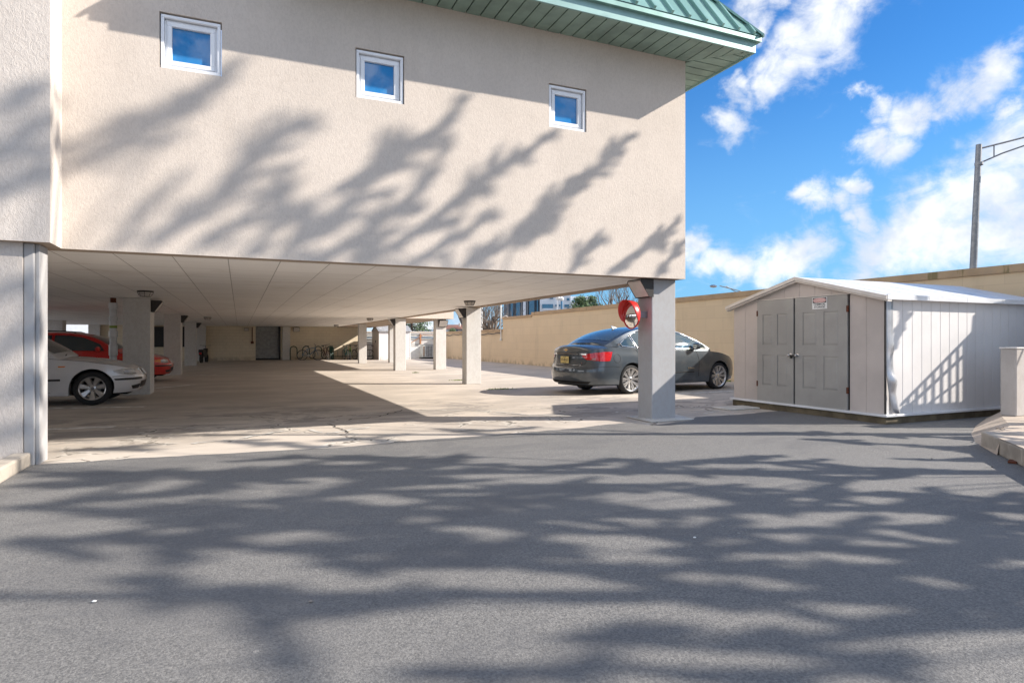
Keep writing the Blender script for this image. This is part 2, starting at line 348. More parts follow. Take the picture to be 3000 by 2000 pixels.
# ------------------------------------------------------------------ mesh helpers
COL = scene.collection
def tag(o, label=None, cat=None, group=None, kind=None):
    if label: o['label'] = label
    if cat: o['category'] = cat
    if group: o['group'] = group
    if kind: o['kind'] = kind
    return o
def thing(name, label, cat, loc=(0, 0, 0), rz=0.0, group=None):
    o = bpy.data.objects.new(name, None); COL.objects.link(o); o.location = loc; o.rotation_euler = (0, 0, rz)
    o.empty_display_size = .2
    return tag(o, label, cat, group)
class MB:
    def __init__(s): s.v = []; s.f = []
    def add(s, vs, fs, mtx=None):
        b = len(s.v)
        s.v += [tuple(mtx @ Vector(p)) if mtx else tuple(p) for p in vs]
        s.f += [tuple(i + b for i in f) for f in fs]; return s
    def box(s, x0, x1, y0, y1, z0, z1, mtx=None):
        vs = [(x, y, z) for z in (z0, z1) for y in (y0, y1) for x in (x0, x1)]
        return s.add(vs, [(0, 2, 3, 1), (4, 5, 7, 6), (0, 1, 5, 4), (2, 6, 7, 3), (0, 4, 6, 2), (1, 3, 7, 5)], mtx)
    def quad(s, a, b, c, d): return s.add([a, b, c, d], [(0, 1, 2, 3)])
    def prism(s, pts, off):                       # closed polygon extruded by vector off
        n = len(pts); off = Vector(off)
        vs = [tuple(p) for p in pts] + [tuple(Vector(p) + off) for p in pts]
        fs = [tuple(range(n))[::-1], tuple(range(n, 2 * n))] + [(i, (i + 1) % n, n + (i + 1) % n, n + i) for i in range(n)]
        return s.add(vs, fs)
    def tube(s, pts, r, n=8, closed=False, caps=True):
        pts = [Vector(p) for p in pts]; m = len(pts); rs = r if isinstance(r, (list, tuple)) else [r] * m
        vs = []; up = Vector((0, 0, 1)); prev = None
        for i, p in enumerate(pts):
            a = pts[(i - 1) % m] if (closed or i > 0) else p; b = pts[(i + 1) % m] if (closed or i < m - 1) else p
            t = (b - a); t = t.normalized() if t.length > 1e-9 else Vector((0, 0, 1))
            if prev is None: x = t.cross(up); x = x if x.length > .05 else t.cross(Vector((1, 0, 0)))
            else: x = prev - t * prev.dot(t); x = x if x.length > 1e-4 else t.cross(up)
            x.normalize(); prev = x; y = t.cross(x)
            for k in range(n):
                an = 2 * PI * k / n; vs.append(tuple(p + (x * math.cos(an) + y * math.sin(an)) * rs[i]))
        fs = []; last = m if closed else m - 1
        for i in range(last):
            j = (i + 1) % m
            for k in range(n): fs.append((i * n + k, i * n + (k + 1) % n, j * n + (k + 1) % n, j * n + k))
        if caps and not closed: fs += [tuple(range(n))[::-1], tuple(range((m - 1) * n, m * n))]
        return s.add(vs, fs)
    def lathe(s, prof, n=32, mtx=None, axis='z'):   # profile of (r, h)
        vs = []; m = len(prof)
        for k in range(n):
            a = 2 * PI * k / n
            for r, h in prof:
                if axis == 'z': vs.append((r * math.cos(a), r * math.sin(a), h))
                elif axis == 'y': vs.append((r * math.cos(a), h, r * math.sin(a)))
                else: vs.append((h, r * math.cos(a), r * math.sin(a)))
        fs = [(k * m + i, ((k + 1) % n) * m + i, ((k + 1) % n) * m + i + 1, k * m + i + 1) for k in range(n) for i in range(m - 1)]
        return s.add(vs, fs, mtx)
    def grid(s, rows):
        m = len(rows[0]); vs = [tuple(p) for r in rows for p in r]
        return s.add(vs, [(i * m + j, i * m + j + 1, (i + 1) * m + j + 1, (i + 1) * m + j) for i in range(len(rows) - 1) for j in range(m - 1)])
    def build(s, name, m, parent=None, smooth=None, bevel=0, fix=True, merge=False, solid=0):
        me = bpy.data.meshes.new(name); me.from_pydata(s.v, [], s.f)
        if fix or merge:
            bm = bmesh.new(); bm.from_mesh(me)
            if merge: bmesh.ops.remove_doubles(bm, verts=bm.verts, dist=.0008)
            bmesh.ops.recalc_face_normals(bm, faces=bm.faces); bm.to_mesh(me); bm.free()
        me.materials.append(M[m] if isinstance(m, str) else m)
        if smooth is not None:
            me.polygons.foreach_set('use_smooth', [True] * len(me.polygons)); me.set_sharp_from_angle(angle=R(smooth))
        me.update(); o = bpy.data.objects.new(name, me); COL.objects.link(o)
        if parent: o.parent = parent
        if solid:
            md = o.modifiers.new('solid', 'SOLIDIFY'); md.thickness = solid; md.offset = 0
        if bevel:
            md = o.modifiers.new('bevel', 'BEVEL'); md.width = bevel; md.segments = 2; md.limit_method = 'ANGLE'
        return o
def text_mesh(body, size, name, m, parent, mtx, ext=.001, bold=.0, sx=1.0):
    cu = bpy.data.curves.new(name, 'FONT'); cu.body = body; cu.size = size; cu.extrude = ext; cu.offset = bold
    cu.align_x = 'CENTER'; cu.align_y = 'CENTER'; cu.resolution_u = 3; cu.space_line = .85
    tmp = bpy.data.objects.new('tmp', cu); COL.objects.link(tmp)
    dg = bpy.context.evaluated_depsgraph_get(); me = bpy.data.meshes.new_from_object(tmp.evaluated_get(dg))
    bpy.data.objects.remove(tmp); me.transform(mtx @ Matrix.Diagonal((sx, 1, 1, 1))); me.materials.clear(); me.materials.append(M[m]); me.name = name
    o = bpy.data.objects.new(name, me); COL.objects.link(o); o.parent = parent; return o
def frame_mtx(origin, xdir, ydir):               # matrix whose local x / y follow the given world directions
    x = Vector(xdir).normalized(); y = Vector(ydir).normalized(); z = x.cross(y)
    return Matrix(((x.x, y.x, z.x, origin[0]), (x.y, y.y, z.y, origin[1]), (x.z, y.z, z.z, origin[2]), (0, 0, 0, 1)))
def copy_tree(o, parent=None):
    c = o.copy(); COL.objects.link(c)
    if parent: c.parent = parent
    for ch in [q for q in bpy.data.objects if q.parent == o and q != c]: copy_tree(ch, c)
    return c
def interp(tab, x):
    if x <= tab[0][0]: return tab[0][1]
    for (a, b), (c, d) in zip(tab, tab[1:]):
        if x <= c:
            t = (x - a) / (c - a); return b + (d - b) * t
    return tab[-1][1]
def smooth_interp(tab, x):
    n = len(tab)
    if x <= tab[0][0]: return tab[0][1]
    if x >= tab[-1][0]: return tab[-1][1]
    for i in range(n - 1):
        if x <= tab[i + 1][0]:
            x0, y0 = tab[i]; x1, y1 = tab[i + 1]; h = x1 - x0; t = (x - x0) / h
            def sl(k):
                if k <= 0: return (tab[1][1] - tab[0][1]) / (tab[1][0] - tab[0][0])
                if k >= n - 1: return (tab[-1][1] - tab[-2][1]) / (tab[-1][0] - tab[-2][0])
                return (tab[k + 1][1] - tab[k - 1][1]) / (tab[k + 1][0] - tab[k - 1][0])
            m0 = sl(i) * h; m1 = sl(i + 1) * h
            return (2*t**3-3*t*t+1)*y0 + (t**3-2*t*t+t)*m0 + (-2*t**3+3*t*t)*y1 + (t**3-t*t)*m1

# ------------------------------------------------------------------ ground
g = MB().quad((-600, -600, -.03), (600, -600, -.03), (600, 900, -.03), (-600, 900, -.03)).build('ground', 'gravel', fix=False); tag(g, kind='structure')
c = MB().quad((-40, 3, 0), (14.3, 3, 0), (14.3, 46, 0), (-40, 46, 0)).build('concrete_floor', 'concrete', fix=False); tag(c, kind='structure')
edge = [(105,1362),(128,1361),(300,1350),(417,1342),(600,1333),(774,1323),(1012,1311),(1190,1293),(1400,1278),(1560,1266),(1700,1254),(1780,1244),(1840,1239),(1906,1247),(2027,1232),(2037,1222),(2168,1215),(2271,1205)]
ep = []
for a, b in zip(edge, edge[1:]):
    pa, pb = gp(*a), gp(*b); n = max(2, int((pb - pa).length / .12))
    for i in range(n):
        p = pa.lerp(pb, i / n); ep.append((p.x + random.uniform(-.012, .012), p.y + random.uniform(-.02, .02), .008))
ep.append((8.95, gp(*edge[-1]).y, .008))
poly = ep + [(18, 8.3, .008), (18, -30, .008), (-30, -30, .008), (-30, 7.6, .008), (ep[0][0] - .05, 7.6, .008)]
asp = MB().add(poly, [tuple(range(len(poly)))[::-1]]).build('asphalt_road', 'asphalt', fix=False)
bm = bmesh.new(); bm.from_mesh(asp.data); bmesh.ops.triangulate(bm, faces=bm.faces); bm.to_mesh(asp.data); bm.free(); tag(asp, kind='structure')

# painted stall lines on the concrete (worn)
pl = MB()
def ground_strip(a, b, wd, z=.004):
    a, b = gp(*a), gp(*b); d = (b - a).normalized(); n = Vector((-d.y, d.x, 0)) * wd / 2
    pl.quad(*(tuple(Vector((q.x, q.y, z))) for q in (a - n, b - n, b + n, a + n)))
ground_strip((139,1257),(337,1250),.2); ground_strip((139,1196),(425,1191),.2); ground_strip((452,1137),(566,1127),.22)
ground_strip((520,1100),(640,1097),.25); ground_strip((600,1076),(640,1076),.25); ground_strip((1985,1154),(2160,1144),.12); ground_strip((1412,1100),(1485,1098),.14)
tag(pl.build('floor_marking', 'line', fix=False), kind='structure')
# scuffed white crack repair and a loose slab by the shed
mo = MB()
rc = random.Random(4)
def crack_line(px, wd, z):
    P = []
    for a, b in zip(px, px[1:]):
        pa, pb = gp(*a), gp(*b); n = max(2, int((pb - pa).length / .09))
        P += [pa.lerp(pb, i / n) + Vector((rc.uniform(-.02, .02), rc.uniform(-.05, .05), 0)) for i in range(n)]
    for a, b in zip(P, P[1:]):
        if rc.random() < .12: continue
        d = (b - a).normalized(); n = Vector((-d.y, d.x, 0)) * wd * rc.uniform(.4, 1.2); mo.quad(*(Vector((q.x, q.y, z)) for q in (a - n, b - n, b + n, a + n)))
for px in ([(1060,1214),(1180,1201),(1250,1200),(1350,1203),(1450,1206),(1560,1216),(1650,1219),(1740,1222)], [(1800,1208),(1840,1203),(1870,1204)], [(1985,1203),(2030,1208),(2080,1203),(2140,1209),(2200,1204),(2250,1206)], [(1990,1212),(2060,1214),(2100,1205)], [(560,1300),(700,1285),(830,1262),(900,1258)], [(900,1258),(960,1270),(1010,1262),(1100,1250)]): crack_line(px, .028, .006)
tag(mo.build('pale_repair_patches', 'pad', fix=False), kind='structure')
mo = MB()
for px in ([(650,1219),(760,1222),(860,1232),(960,1224),(1060,1214)], [(960,1240),(1010,1262),(1040,1275)], [(1180,1202),(1100,1222),(1000,1232)], [(1500,1270),(1380,1262),(1300,1266)]): crack_line(px, .012, .009)
tag(mo.build('floor_cracks', 'under', fix=False), kind='structure')
sl = thing('stepping_slab', 'thin pale slab lying on the concrete by the left corner of the storage shed', 'slab', gp(2150, 1197))
MB().box(-.32, .42, -.22, .22, .004, .03).build('slab', 'pad', sl, bevel=.008)

# ------------------------------------------------------------------ the building on columns
B = thing('apartment_block', 'cream stucco apartment block raised on square columns over the open garage', 'building', (0, 8.05, 0))
def bp(mb, name, m, **k):                     # part of the building, authored in world coordinates
    o = mb.build(name, m, B, **k); o.matrix_parent_inverse = Matrix.Translation((0, -8.05, 0)); return o
YW, ZB, ZT = 8.05, 2.24, 5.70
wins = [(-.827, -.19), (1.345, 1.97), (4.077, 4.70)]; WZ0, WZ1 = 4.335, 4.965
xs = [-1.74]
for a, b in wins: xs += [a, b]
xs += [6.51]; fw = MB()
zs = [ZB, WZ0, WZ1, ZT + .1]
for i in range(len(xs) - 1):
    for j in range(3):
        if j == 1 and i % 2 == 1:
            x0, x1 = xs[i], xs[i + 1]
            for q in (((x0, YW, WZ0), (x0, YW + .2, WZ0), (x0, YW + .2, WZ1), (x0, YW, WZ1)), ((x1, YW, WZ0), (x1, YW, WZ1), (x1, YW + .2, WZ1), (x1, YW + .2, WZ0)),
                      ((x0, YW, WZ0), (x1, YW, WZ0), (x1, YW + .2, WZ0), (x0, YW + .2, WZ0)), ((x0, YW, WZ1), (x0, YW + .2, WZ1), (x1, YW + .2, WZ1), (x1, YW, WZ1))): fw.quad(*q)
            continue
        fw.quad((xs[i], YW, zs[j]), (xs[i + 1], YW, zs[j]), (xs[i + 1], YW, zs[j + 1]), (xs[i], YW, zs[j + 1]))
fw.quad((6.51, YW, ZB), (6.51, 45.8, ZB), (6.51, 45.8, ZT + .1), (6.51, YW, ZT + .1))
bp(fw, 'wall', 'stucco', fix=False)
lp = MB().quad((-1.74, YW, ZB), (6.51, YW, ZB), (6.51, YW + .22, ZB), (-1.74, YW + .22, ZB))
lp.quad((6.29, YW + .22, ZB), (6.51, YW + .22, ZB), (6.51, 45.8, ZB), (6.29, 45.8, ZB))
lp.quad((-1.74, YW + .22, ZB), (6.29, YW + .22, ZB), (6.29, YW + .22, ZB + .03), (-1.74, YW + .22, ZB + .03)); lp.quad((6.29, YW + .22, ZB), (6.29, 45.8, ZB), (6.29, 45.8, ZB + .03), (6.29, YW + .22, ZB + .03))
lp.quad((-10.2, 7.6, ZB), (-1.74, 7.6, ZB), (-1.74, YW + .22, ZB), (-10.2, YW + .22, ZB))
bp(lp, 'wall_underside', 'lip', fix=False)
lw = MB().quad((-10.2, 7.6, ZB), (-1.74, 7.6, ZB), (-1.74, 7.6, 6.3), (-10.2, 7.6, 6.3)).quad((-1.74, 7.6, ZB), (-1.74, YW, ZB), (-1.74, YW, 6.3), (-1.74, 7.6, 6.3))
lw.quad((-1.74, YW, ZT), (-1.74, 45, ZT), (-1.74, 45, 6.3), (-1.74, YW, 6.3)).quad((-10.2, 7.6, 6.3), (-1.74, 7.6, 6.3), (-1.74, 45, 6.3), (-10.2, 45, 6.3)).quad((-10.2, 45.8, ZB), (-10.2, 7.6, ZB), (-10.2, 7.6, 6.3), (-10.2, 45.8, 6.3))
bp(lw, 'side_wing_wall', 'stucco_left', fix=False)
w2 = MB().quad((6.513, 26.35, ZB), (8.65, 26.35, ZB), (8.65, 26.35, 5.8), (6.513, 26.35, 5.8)).quad((8.65, 26.35, ZB), (8.65, 45.8, ZB), (8.65, 45.8, 5.8), (8.65, 26.35, 5.8)).quad((6.5, 26.35, 5.8), (8.65, 26.35, 5.8), (8.65, 45.8, 5.8), (6.5, 45.8, 5.8))
bp(w2, 'rear_wing_wall', 'stucco', fix=False)
bp(MB().quad((6.513, 26.36, ZB), (8.65, 26.36, ZB), (8.65, 45.8, ZB), (6.513, 45.8, ZB)), 'rear_wing_soffit', 'lip', fix=False)
bp(MB().quad((-10.2, YW + .2, ZB + .03), (6.3, YW + .2, ZB + .03), (6.3, 45.6, ZB + .03), (-10.2, 45.6, ZB + .03)), 'ceiling', 'ceiling', fix=False)
# ground level wall at the left with its white end return
bp(MB().box(-10.2, -1.99, 7.70, 7.98, 0, ZB), 'ground_wall', 'stucco_left')
bp(MB().box(-1.988, -1.90, 7.715, 8.10, 0, ZB - .003), 'wall_end_post', 'column_grey', bevel=.01)
bp(MB().box(-1.899, -1.865, 7.76, 8.06, 0, ZB - .004), 'wall_end_trim', 'column_grey', bevel=.006)
# columns
for (x0, x1, y) in [(5.99,6.45,8.22),(6.07,6.53,17.3),(6.08,6.54,26.45),(6.24,6.68,36.2),(7.94,8.42,26.7),(8.1,8.56,36.7),(-2.49,-1.93,16.95),(-2.57,-2.01,26.4),(-2.59,-2.05,36.2),(-2.5,-2.0,45.0),(-8.4,-7.8,36.2),(-8.4,-7.8,45.0),(-8.4,-7.8,26.4),(-8.4,-7.8,16.9)]:
    bp(MB().box(x0, x1, y, y + (.38 if x0 > 0 else .75), 0, ZB - .002 if x0 > 0 else ZB + .028), 'column', 'column_grey' if y == 8.22 else 'column', bevel=.012)
# windows
for a, b in wins:
    r_ = .035; f = MB(); y0 = YW + .03
    def ringf(mb, x0, x1, z0, z1, wd, ya, yb):
        mb.box(x0, x1, ya, yb, z0, z0 + wd); mb.box(x0, x1, ya, yb, z1 - wd, z1); mb.box(x0, x0 + wd, ya, yb, z0 + wd, z1 - wd); mb.box(x1 - wd, x1, ya, yb, z0 + wd, z1 - wd)
    ringf(f, a + .012, b - .012, WZ0 + .004, WZ1 - .018, .034, y0 - .015, y0 + .08)
    ringf(f, a + .052, b - .052, WZ0 + .044, WZ1 - .058, .022, y0 + .03, y0 + .10)
    ringf(f, a + .074, b - .074, WZ0 + .066, WZ1 - .080, .048, y0 + .015, y0 + .09)
    wn_ = bp(f, 'window', 'frame_white', bevel=.004)
    pn = MB().quad((a + .115, y0 + .055, WZ0 + .105), (b - .115, y0 + .055, WZ0 + .105), (b - .115, y0 + .055, WZ1 - .12), (a + .115, y0 + .055, WZ1 - .12)).build('pane', 'window_glass', wn_, fix=False)
# hipped green roof with soffit and fascia
EX0, EX1, EY = .36, 7.24, 7.36; SZ = 5.70
so_ = MB(); pitch = .205; x = EX0
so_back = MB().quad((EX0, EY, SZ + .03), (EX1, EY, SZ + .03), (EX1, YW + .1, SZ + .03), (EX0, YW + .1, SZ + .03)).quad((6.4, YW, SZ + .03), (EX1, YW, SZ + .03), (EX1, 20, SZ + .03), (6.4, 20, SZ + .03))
while x < EX1:
    x1 = min(x + pitch - .018, EX1)
    def ylim(q): return YW if q < 6.51 else max(EY, YW - (q - 6.51) * (YW - EY) / (EX1 - 6.51))
    ya, yb = ylim(x) - .003, ylim(x1) - .003
    if ya - EY > .02: so_.prism([(x, EY, SZ), (x1, EY, SZ), (x1, max(yb, EY + .001), SZ), (x, ya, SZ)], (0, 0, .02))
    x += pitch
y = EY
while y < 20:
    y1 = y + pitch - .018
    def xlim(q): return 6.51 if q > YW else 6.51 + (YW - q) / (YW - EY) * (EX1 - 6.51)
    so_.prism([(xlim(y) + .008, y, SZ), (EX1, y, SZ), (EX1, y1, SZ), (xlim(y1) + .008, y1, SZ)], (0, 0, .02)); y += pitch
soff = bp(so_, 'soffit', 'soffit'); bp(so_back, 'soffit_shadow_gap', 'soffit_gap', fix=False)
fa = MB().box(EX0 - .03, EX1 + .03, EY - .03, EY - .001, SZ - .03, SZ + .17).box(EX1 + .001, EX1 + .03, EY - .001, 20, SZ - .03, SZ + .17).box(EX0 - .03, EX0 - .001, EY - .001, 12, SZ - .03, SZ + .17)
bp(fa, 'fascia', 'fascia', bevel=.004)
gt = MB().box(EX0 - .07, EX1 + .09, EY - .09, EY - .032, SZ + .13, SZ + .20).box(EX1 + .032, EX1 + .09, EY - .03, 20, SZ + .13, SZ + .20)
bp(gt, 'drip_edge', 'green_metal')
RS, RH = 1.36, 2.3; HX = RH / RS; RZ = SZ + .205
rf = MB()
a0, a1, b0 = (EX0 - .08, EY - .1, RZ), (EX1 + .1, EY - .1, RZ), (EX1 + .1, 30, RZ)
t0, t1, t2 = (EX0 - .08 + HX, EY - .1 + HX, RZ + RH), (EX1 + .1 - HX, EY - .1 + HX, RZ + RH), (EX1 + .1 - HX, 30, RZ + RH)
rf.quad(a0, a1, t1, t0).quad(a1, b0, t2, t1).quad((EX0 - .08, 30, RZ), a0, t0, (EX0 - .08 + HX, 30, RZ + RH)).quad(t0, t1, t2, (EX0 - .08 + HX, 30, RZ + RH))
roof = bp(rf, 'roof', 'green_metal', fix=False)
sm = MB(); sl_n = Vector((0, -RS, 1)).normalized()
def seam(p, q, n, wd, h):
    p, q = Vector(p), Vector(q); d = (q - p).normalized(); s_ = d.cross(n).normalized() * wd / 2
    sm.add([p - s_, p + s_, p + s_ + n * h, p - s_ + n * h, q - s_, q + s_, q + s_ + n * h, q - s_ + n * h], [(0, 1, 2, 3), (4, 7, 6, 5), (0, 4, 5, 1), (1, 5, 6, 2), (2, 6, 7, 3), (3, 7, 4, 0)])
x = EX0 + .1
while x < EX1:
    hmax = min(RH, (x - EX0 + .08) * RS, (EX1 + .1 - x) * RS)
    if hmax > .06: seam((x, EY - .09, RZ + .01), (x, EY - .1 + hmax / RS, RZ + hmax), sl_n, .035, .045)
    x += .305
y = EY + .1; n2 = Vector((RS, 0, 1)).normalized()
while y < 20:
    hmax = min(RH, (y - EY + .1) * RS); seam((EX1 + .09, y, RZ + .01), (EX1 + .1 - hmax / RS, y, RZ + hmax), n2, .035, .045); y += .305
seam(Vector(a1) , t1, Vector((1, -1, 1.1)).normalized(), .10, .03)
seam(Vector(a0), t0, Vector((-1, -1, 1.1)).normalized(), .10, .03)
s_o = sm.build('roof_seam', 'green_metal', roof)

# pale mortar pad at the front column
pad = MB().prism([(5.80, 7.98, .009), (6.62, 7.98, .009), (6.80, 8.75, .009), (5.85, 8.75, .009)], (0, 0, .012))
bp(pad, 'column_pad', 'pad')

# ------------------------------------------------------------------ walls behind
BWT = thing('garage_back_wall', 'pale block wall closing the back of the garage, with a dark doorway', 'wall', (3, 45.4, 0))
def wp_(mb, name, m, par, **k):
    o = mb.build(name, m, par, **k); o.matrix_parent_inverse = Matrix.Translation(-par.location); return o
X0, X1 = on_y(749, 1000, 45.4).x, on_y(822, 1000, 45.4).x
bw = MB().box(-2.0, X0, 45.4, 45.7, 0, 2.4).box(X1, 8.2, 45.4, 45.7, 0, 2.4)
wp_(bw, 'wall', 'back_wall', BWT)
XP = on_y(850, 1000, 45.0).x
wp_(MB().box(X1 + .12, XP, 45.0, 45.39, 0, 2.255), 'pilaster', 'column', BWT)
M['doorway'] = simple('doorway_grey', (.30, .31, .31), .6)
wp_(MB().box(X0, X1, 45.55, 45.6, .12, 2.4), 'door', 'doorway', BWT); wp_(MB().box(X0, X1, 45.56, 45.62, 0, .118).box(X1 - .12, X1 - .001, 45.42, 45.54, 0, 2.26), 'threshold', 'black', BWT)
LBW = thing('low_back_wall', 'low sunlit boundary wall with pipes behind the cooling unit', 'wall', (11, 45.4, 0))
wp_(MB().box(8.21, 14.1, 45.4, 45.7, 0, 1.88), 'wall', M['trim_white'], LBW)
wp_(MB().box(8.21, 14.1, 45.34, 45.76, 1.882, 1.98), 'coping', 'stucco', LBW)
XR = 14.1
RW = thing('retaining_wall', 'long tan painted retaining wall running behind the grey sedan and the storage shed', 'wall', (XR, 20, 0))
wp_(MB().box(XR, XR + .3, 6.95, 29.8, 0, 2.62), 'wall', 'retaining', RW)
wp_(MB().box(XR + .012, XR + .3, 29.803, 33.8, 0, 2.53), 'end_panel', 'retaining', RW)
wp_(MB().box(XR - .05, XR + .35, 6.95, 29.8, 2.622, 2.78).box(XR - .04, XR + .34, 29.803, 33.8, 2.532, 2.66), 'coping', 'coping', RW)
RL = thing('low_retaining_wall', 'lower far stretch of tan wall with a cable looped along its top', 'wall', (XR, 38, 0))
wp_(MB().box(XR + .02, XR + .3, 33.805, 45.75, 0, 1.84), 'wall', 'retaining', RL)
wp_(MB().box(XR - .04, XR + .34, 33.805, 45.3, 1.842, 1.98), 'coping', 'coping', RL)
cb = [(XR - .08, 33.9 + i * .35, 1.72 + .035 * math.sin(i * 1.3) + .02 * math.sin(i * .6)) for i in range(33)]
tag(MB().tube(cb, .025, 6).build('cable', 'dark_metal', smooth=60), 'dark sagging cable along the top of the low tan wall', 'cable')
pc = thing('conduit_post', 'thin white conduit pole fixed to the end of the tall tan wall', 'pole', (XR - .07, 33.9, 0))
MB().tube([(0, 0, 1.4), (0, 0, 4.2)], .035, 8).build('pipe', 'white', pc, smooth=60)
MB().box(-.05, .05, -.06, .06, 1.3, 1.45).build('foot_plate', 'white', pc)
MB().tube([(0, 0, 2.6), (.1, -.5, 2.75), (.2, -.8, 2.6)], .02, 6).build('bracket', 'white', pc)
for i, (z, r, m) in enumerate([(1.70, .03, 'dark_metal'), (1.52, .025, 'blue'), (1.46, .02, 'grey'), (1.02, .02, 'dark_metal')]):
    tag(MB().tube([(8.3, 45.3, z), (11.2, 45.3, z + .02), (14.0, 45.3, z + (.05 if i == 0 else -.02))], r, 6).build('wall_conduit', m, smooth=60),
        ['dark pipe just under the coping of the low back wall', 'blue pipe, second from the top on the low back wall', 'thin grey pipe just below the blue pipe on the back wall', 'lowest dark conduit on the back wall, above the cooling unit'][i], 'pipe', 'pipes on the low back wall')
for i, x in enumerate((11.0, 12.3)):
    tag(MB().box(x - .05, x + .05, 45.25, 45.39, 1.62 - .55 * i, 1.80).build('pipe_bracket', 'orange'), ['small orange bracket near the white shed', 'long orange bracket above the cooling unit'][i], 'bracket', 'orange pipe brackets')
tag(MB().tube([on_y(1204, 1004, 45.25), on_y(1215, 998, 45.25), on_y(1240, 980, 45.25), on_y(1268, 981, 45.25)], .025, 6).build('red_hose', 'orange', smooth=60), 'reddish hose slung diagonally across the low back wall', 'hose')

# ------------------------------------------------------------------ stall kerb, planter, sidewalk at the right
pk = thing('planter', 'low concrete planter kerb with pebbles at the foot of the left wall', 'planter', (-2.1, 6.5, 0))
wp_(MB().box(-2.08, -1.92, 4.0, 7.70, 0, .14), 'kerb', 'curb', pk, bevel=.02)
wp_(MB().box(-6, -2.082, 4.0, 7.695, 0, .08), 'gravel_bed', 'gravel', pk)
for i in range(11):
    px, py = random.uniform(-2.75, -2.12), random.uniform(6.9, 7.6)
    s_ = random.uniform(.025, .05); mb = MB()
    prof = [(0, -1), (.6, -.75), (.95, -.3), (1, .1), (.8, .6), (.4, .9), (0, 1)]
    mb.lathe([(r * s_ * random.uniform(.9, 1.2), h * s_ * .7) for r, h in prof], 8, Matrix.Translation((px, py, .08 + s_ * .6)) @ Matrix.Rotation(random.random() * 3, 4, 'Z') @ Matrix.Rotation(random.uniform(-.4, .4), 4, 'X') @ Matrix.Diagonal((1.3, .9, 1, 1)))
    tag(mb.build('pebble', 'stone', smooth=60, merge=True), 'rounded tan pebble in the planter at the foot of the left wall', 'pebble', 'pebbles in the planter')

sw = MB()
Cn = [(3.9, .55), (5.5, 2.13), (7.05, 3.63), (7.6, 4.17), (8.1, 4.62), (8.40, 4.86), (9.03, 5.27), (9.9, 5.72), (11.1, 6.25), (13, 6.3)]
Tn = [(3.92, .52), (5.52, 2.10), (7.07, 3.61), (7.62, 4.15), (8.15, 4.55), (8.62, 4.66), (9.35, 4.98), (10.05, 5.45), (11.1, 5.95), (13, 6.0)]
HT = [.19, .19, .19, .19, .175, .15, .14, .17, .19, .19]
In = [(10, -2), (11, -1), (12, 0), (13, 1), (13.5, 2), (14, 3), (14, 4), (14, 4.6), (14, 5.2), (14, 5.8)]
for i in range(len(Cn) - 1):
    if i >= 3: sw.quad((*Cn[i], .008), (*Cn[i + 1], .008), (*Tn[i + 1], HT[i + 1]), (*Tn[i], HT[i]))
    sw.quad((*Tn[i], HT[i]), (*Tn[i + 1], HT[i + 1]), (*In[i + 1], .19), (*In[i], .19))
sw = sw.build('sidewalk', 'sidewalk', fix=False, smooth=30); tag(sw, kind='structure')
for i, (t0_, t1_) in enumerate([(0, .33), (.335, .66), (.665, .995)]):
    a = Vector((8.1, 4.62)); b = Vector((5.2, 1.83)); p, q = a.lerp(b, t0_), a.lerp(b, t1_); n = Vector((.69, -.72)) * .16
    mb = MB().prism([(p.x, p.y, .004), (q.x, q.y, .004), (q.x + n.x, q.y + n.y, .004), (p.x + n.x, p.y + n.y, .004)], (0, 0, .192 - .012 * (i == 0)))
    tag(mb.build('kerb_stone', 'curb', bevel=.018), ['short kerb stone where the flared ramp begins', 'long kerb stone meeting the right edge of the view', 'kerb stone nearest the camera'][i], 'kerb', 'kerb stones along the sidewalk')
pr = thing('concrete_pier', 'low grey concrete pier wall beside the storage shed', 'wall', (10.24, 5.37, 0))
M['pier'] = stucco('pier_concrete', (.44, .41, .385), .12, 14, .3)
MB().box(0, 3.2, 0, .21, .17, 1.14).build('pier', 'pier', pr, bevel=.015)
MB().box(-.012, 3.212, -.012, .222, 1.142, 1.165).build('cap', 'column', pr, bevel=.008)
# stair with railing standing outside the picture, it throws the ladder-like shadow on the shed
stt = thing('outdoor_stair', 'outdoor stair with pipe railing beyond the right edge of the view', 'stair', (12, 5.3, 0))
stp = MB().prism([(11.75, 5.34, 0), (20, 5.34, 0), (20, 5.34, 1.78), (11.75, 5.34, 1.78)], (0, -.09, 0))
wp_(stp, 'base_wall', 'column', stt)
wp_(MB().prism([(13.40, 5.29, 1.785), (20, 5.29, 1.785), (20, 5.29, 7.2), (17.4, 5.29, 6.2), (14.0, 5.29, 3.35), (13.65, 5.29, 3.3), (13.62, 5.29, 3.05), (13.40, 5.29, 2.9)], (0, -.05, 0)), 'stair_wall', 'stucco', stt)
rl = MB()
def rz(x, o=0): return 1.86 + (x - 11.8) * .635 + o
rl.tube([(11.8, 5.3, rz(11.8)), (13.45, 5.3, rz(13.45))], .028, 8).tube([(12.0, 5.3, rz(11.8) - .02), (13.45, 5.3, rz(13.45, -.24))], .03, 8).tube([(12.35, 5.3, 1.80), (13.45, 5.3, rz(13.45, -.62))], .022, 8)
for i in range(8):
    x = 11.93 + i * .2; rl.tube([(x, 5.3, 1.78), (x, 5.3, rz(x))], .02 if i < 7 else .035, 6)
wp_(rl, 'railing', 'galv', stt)

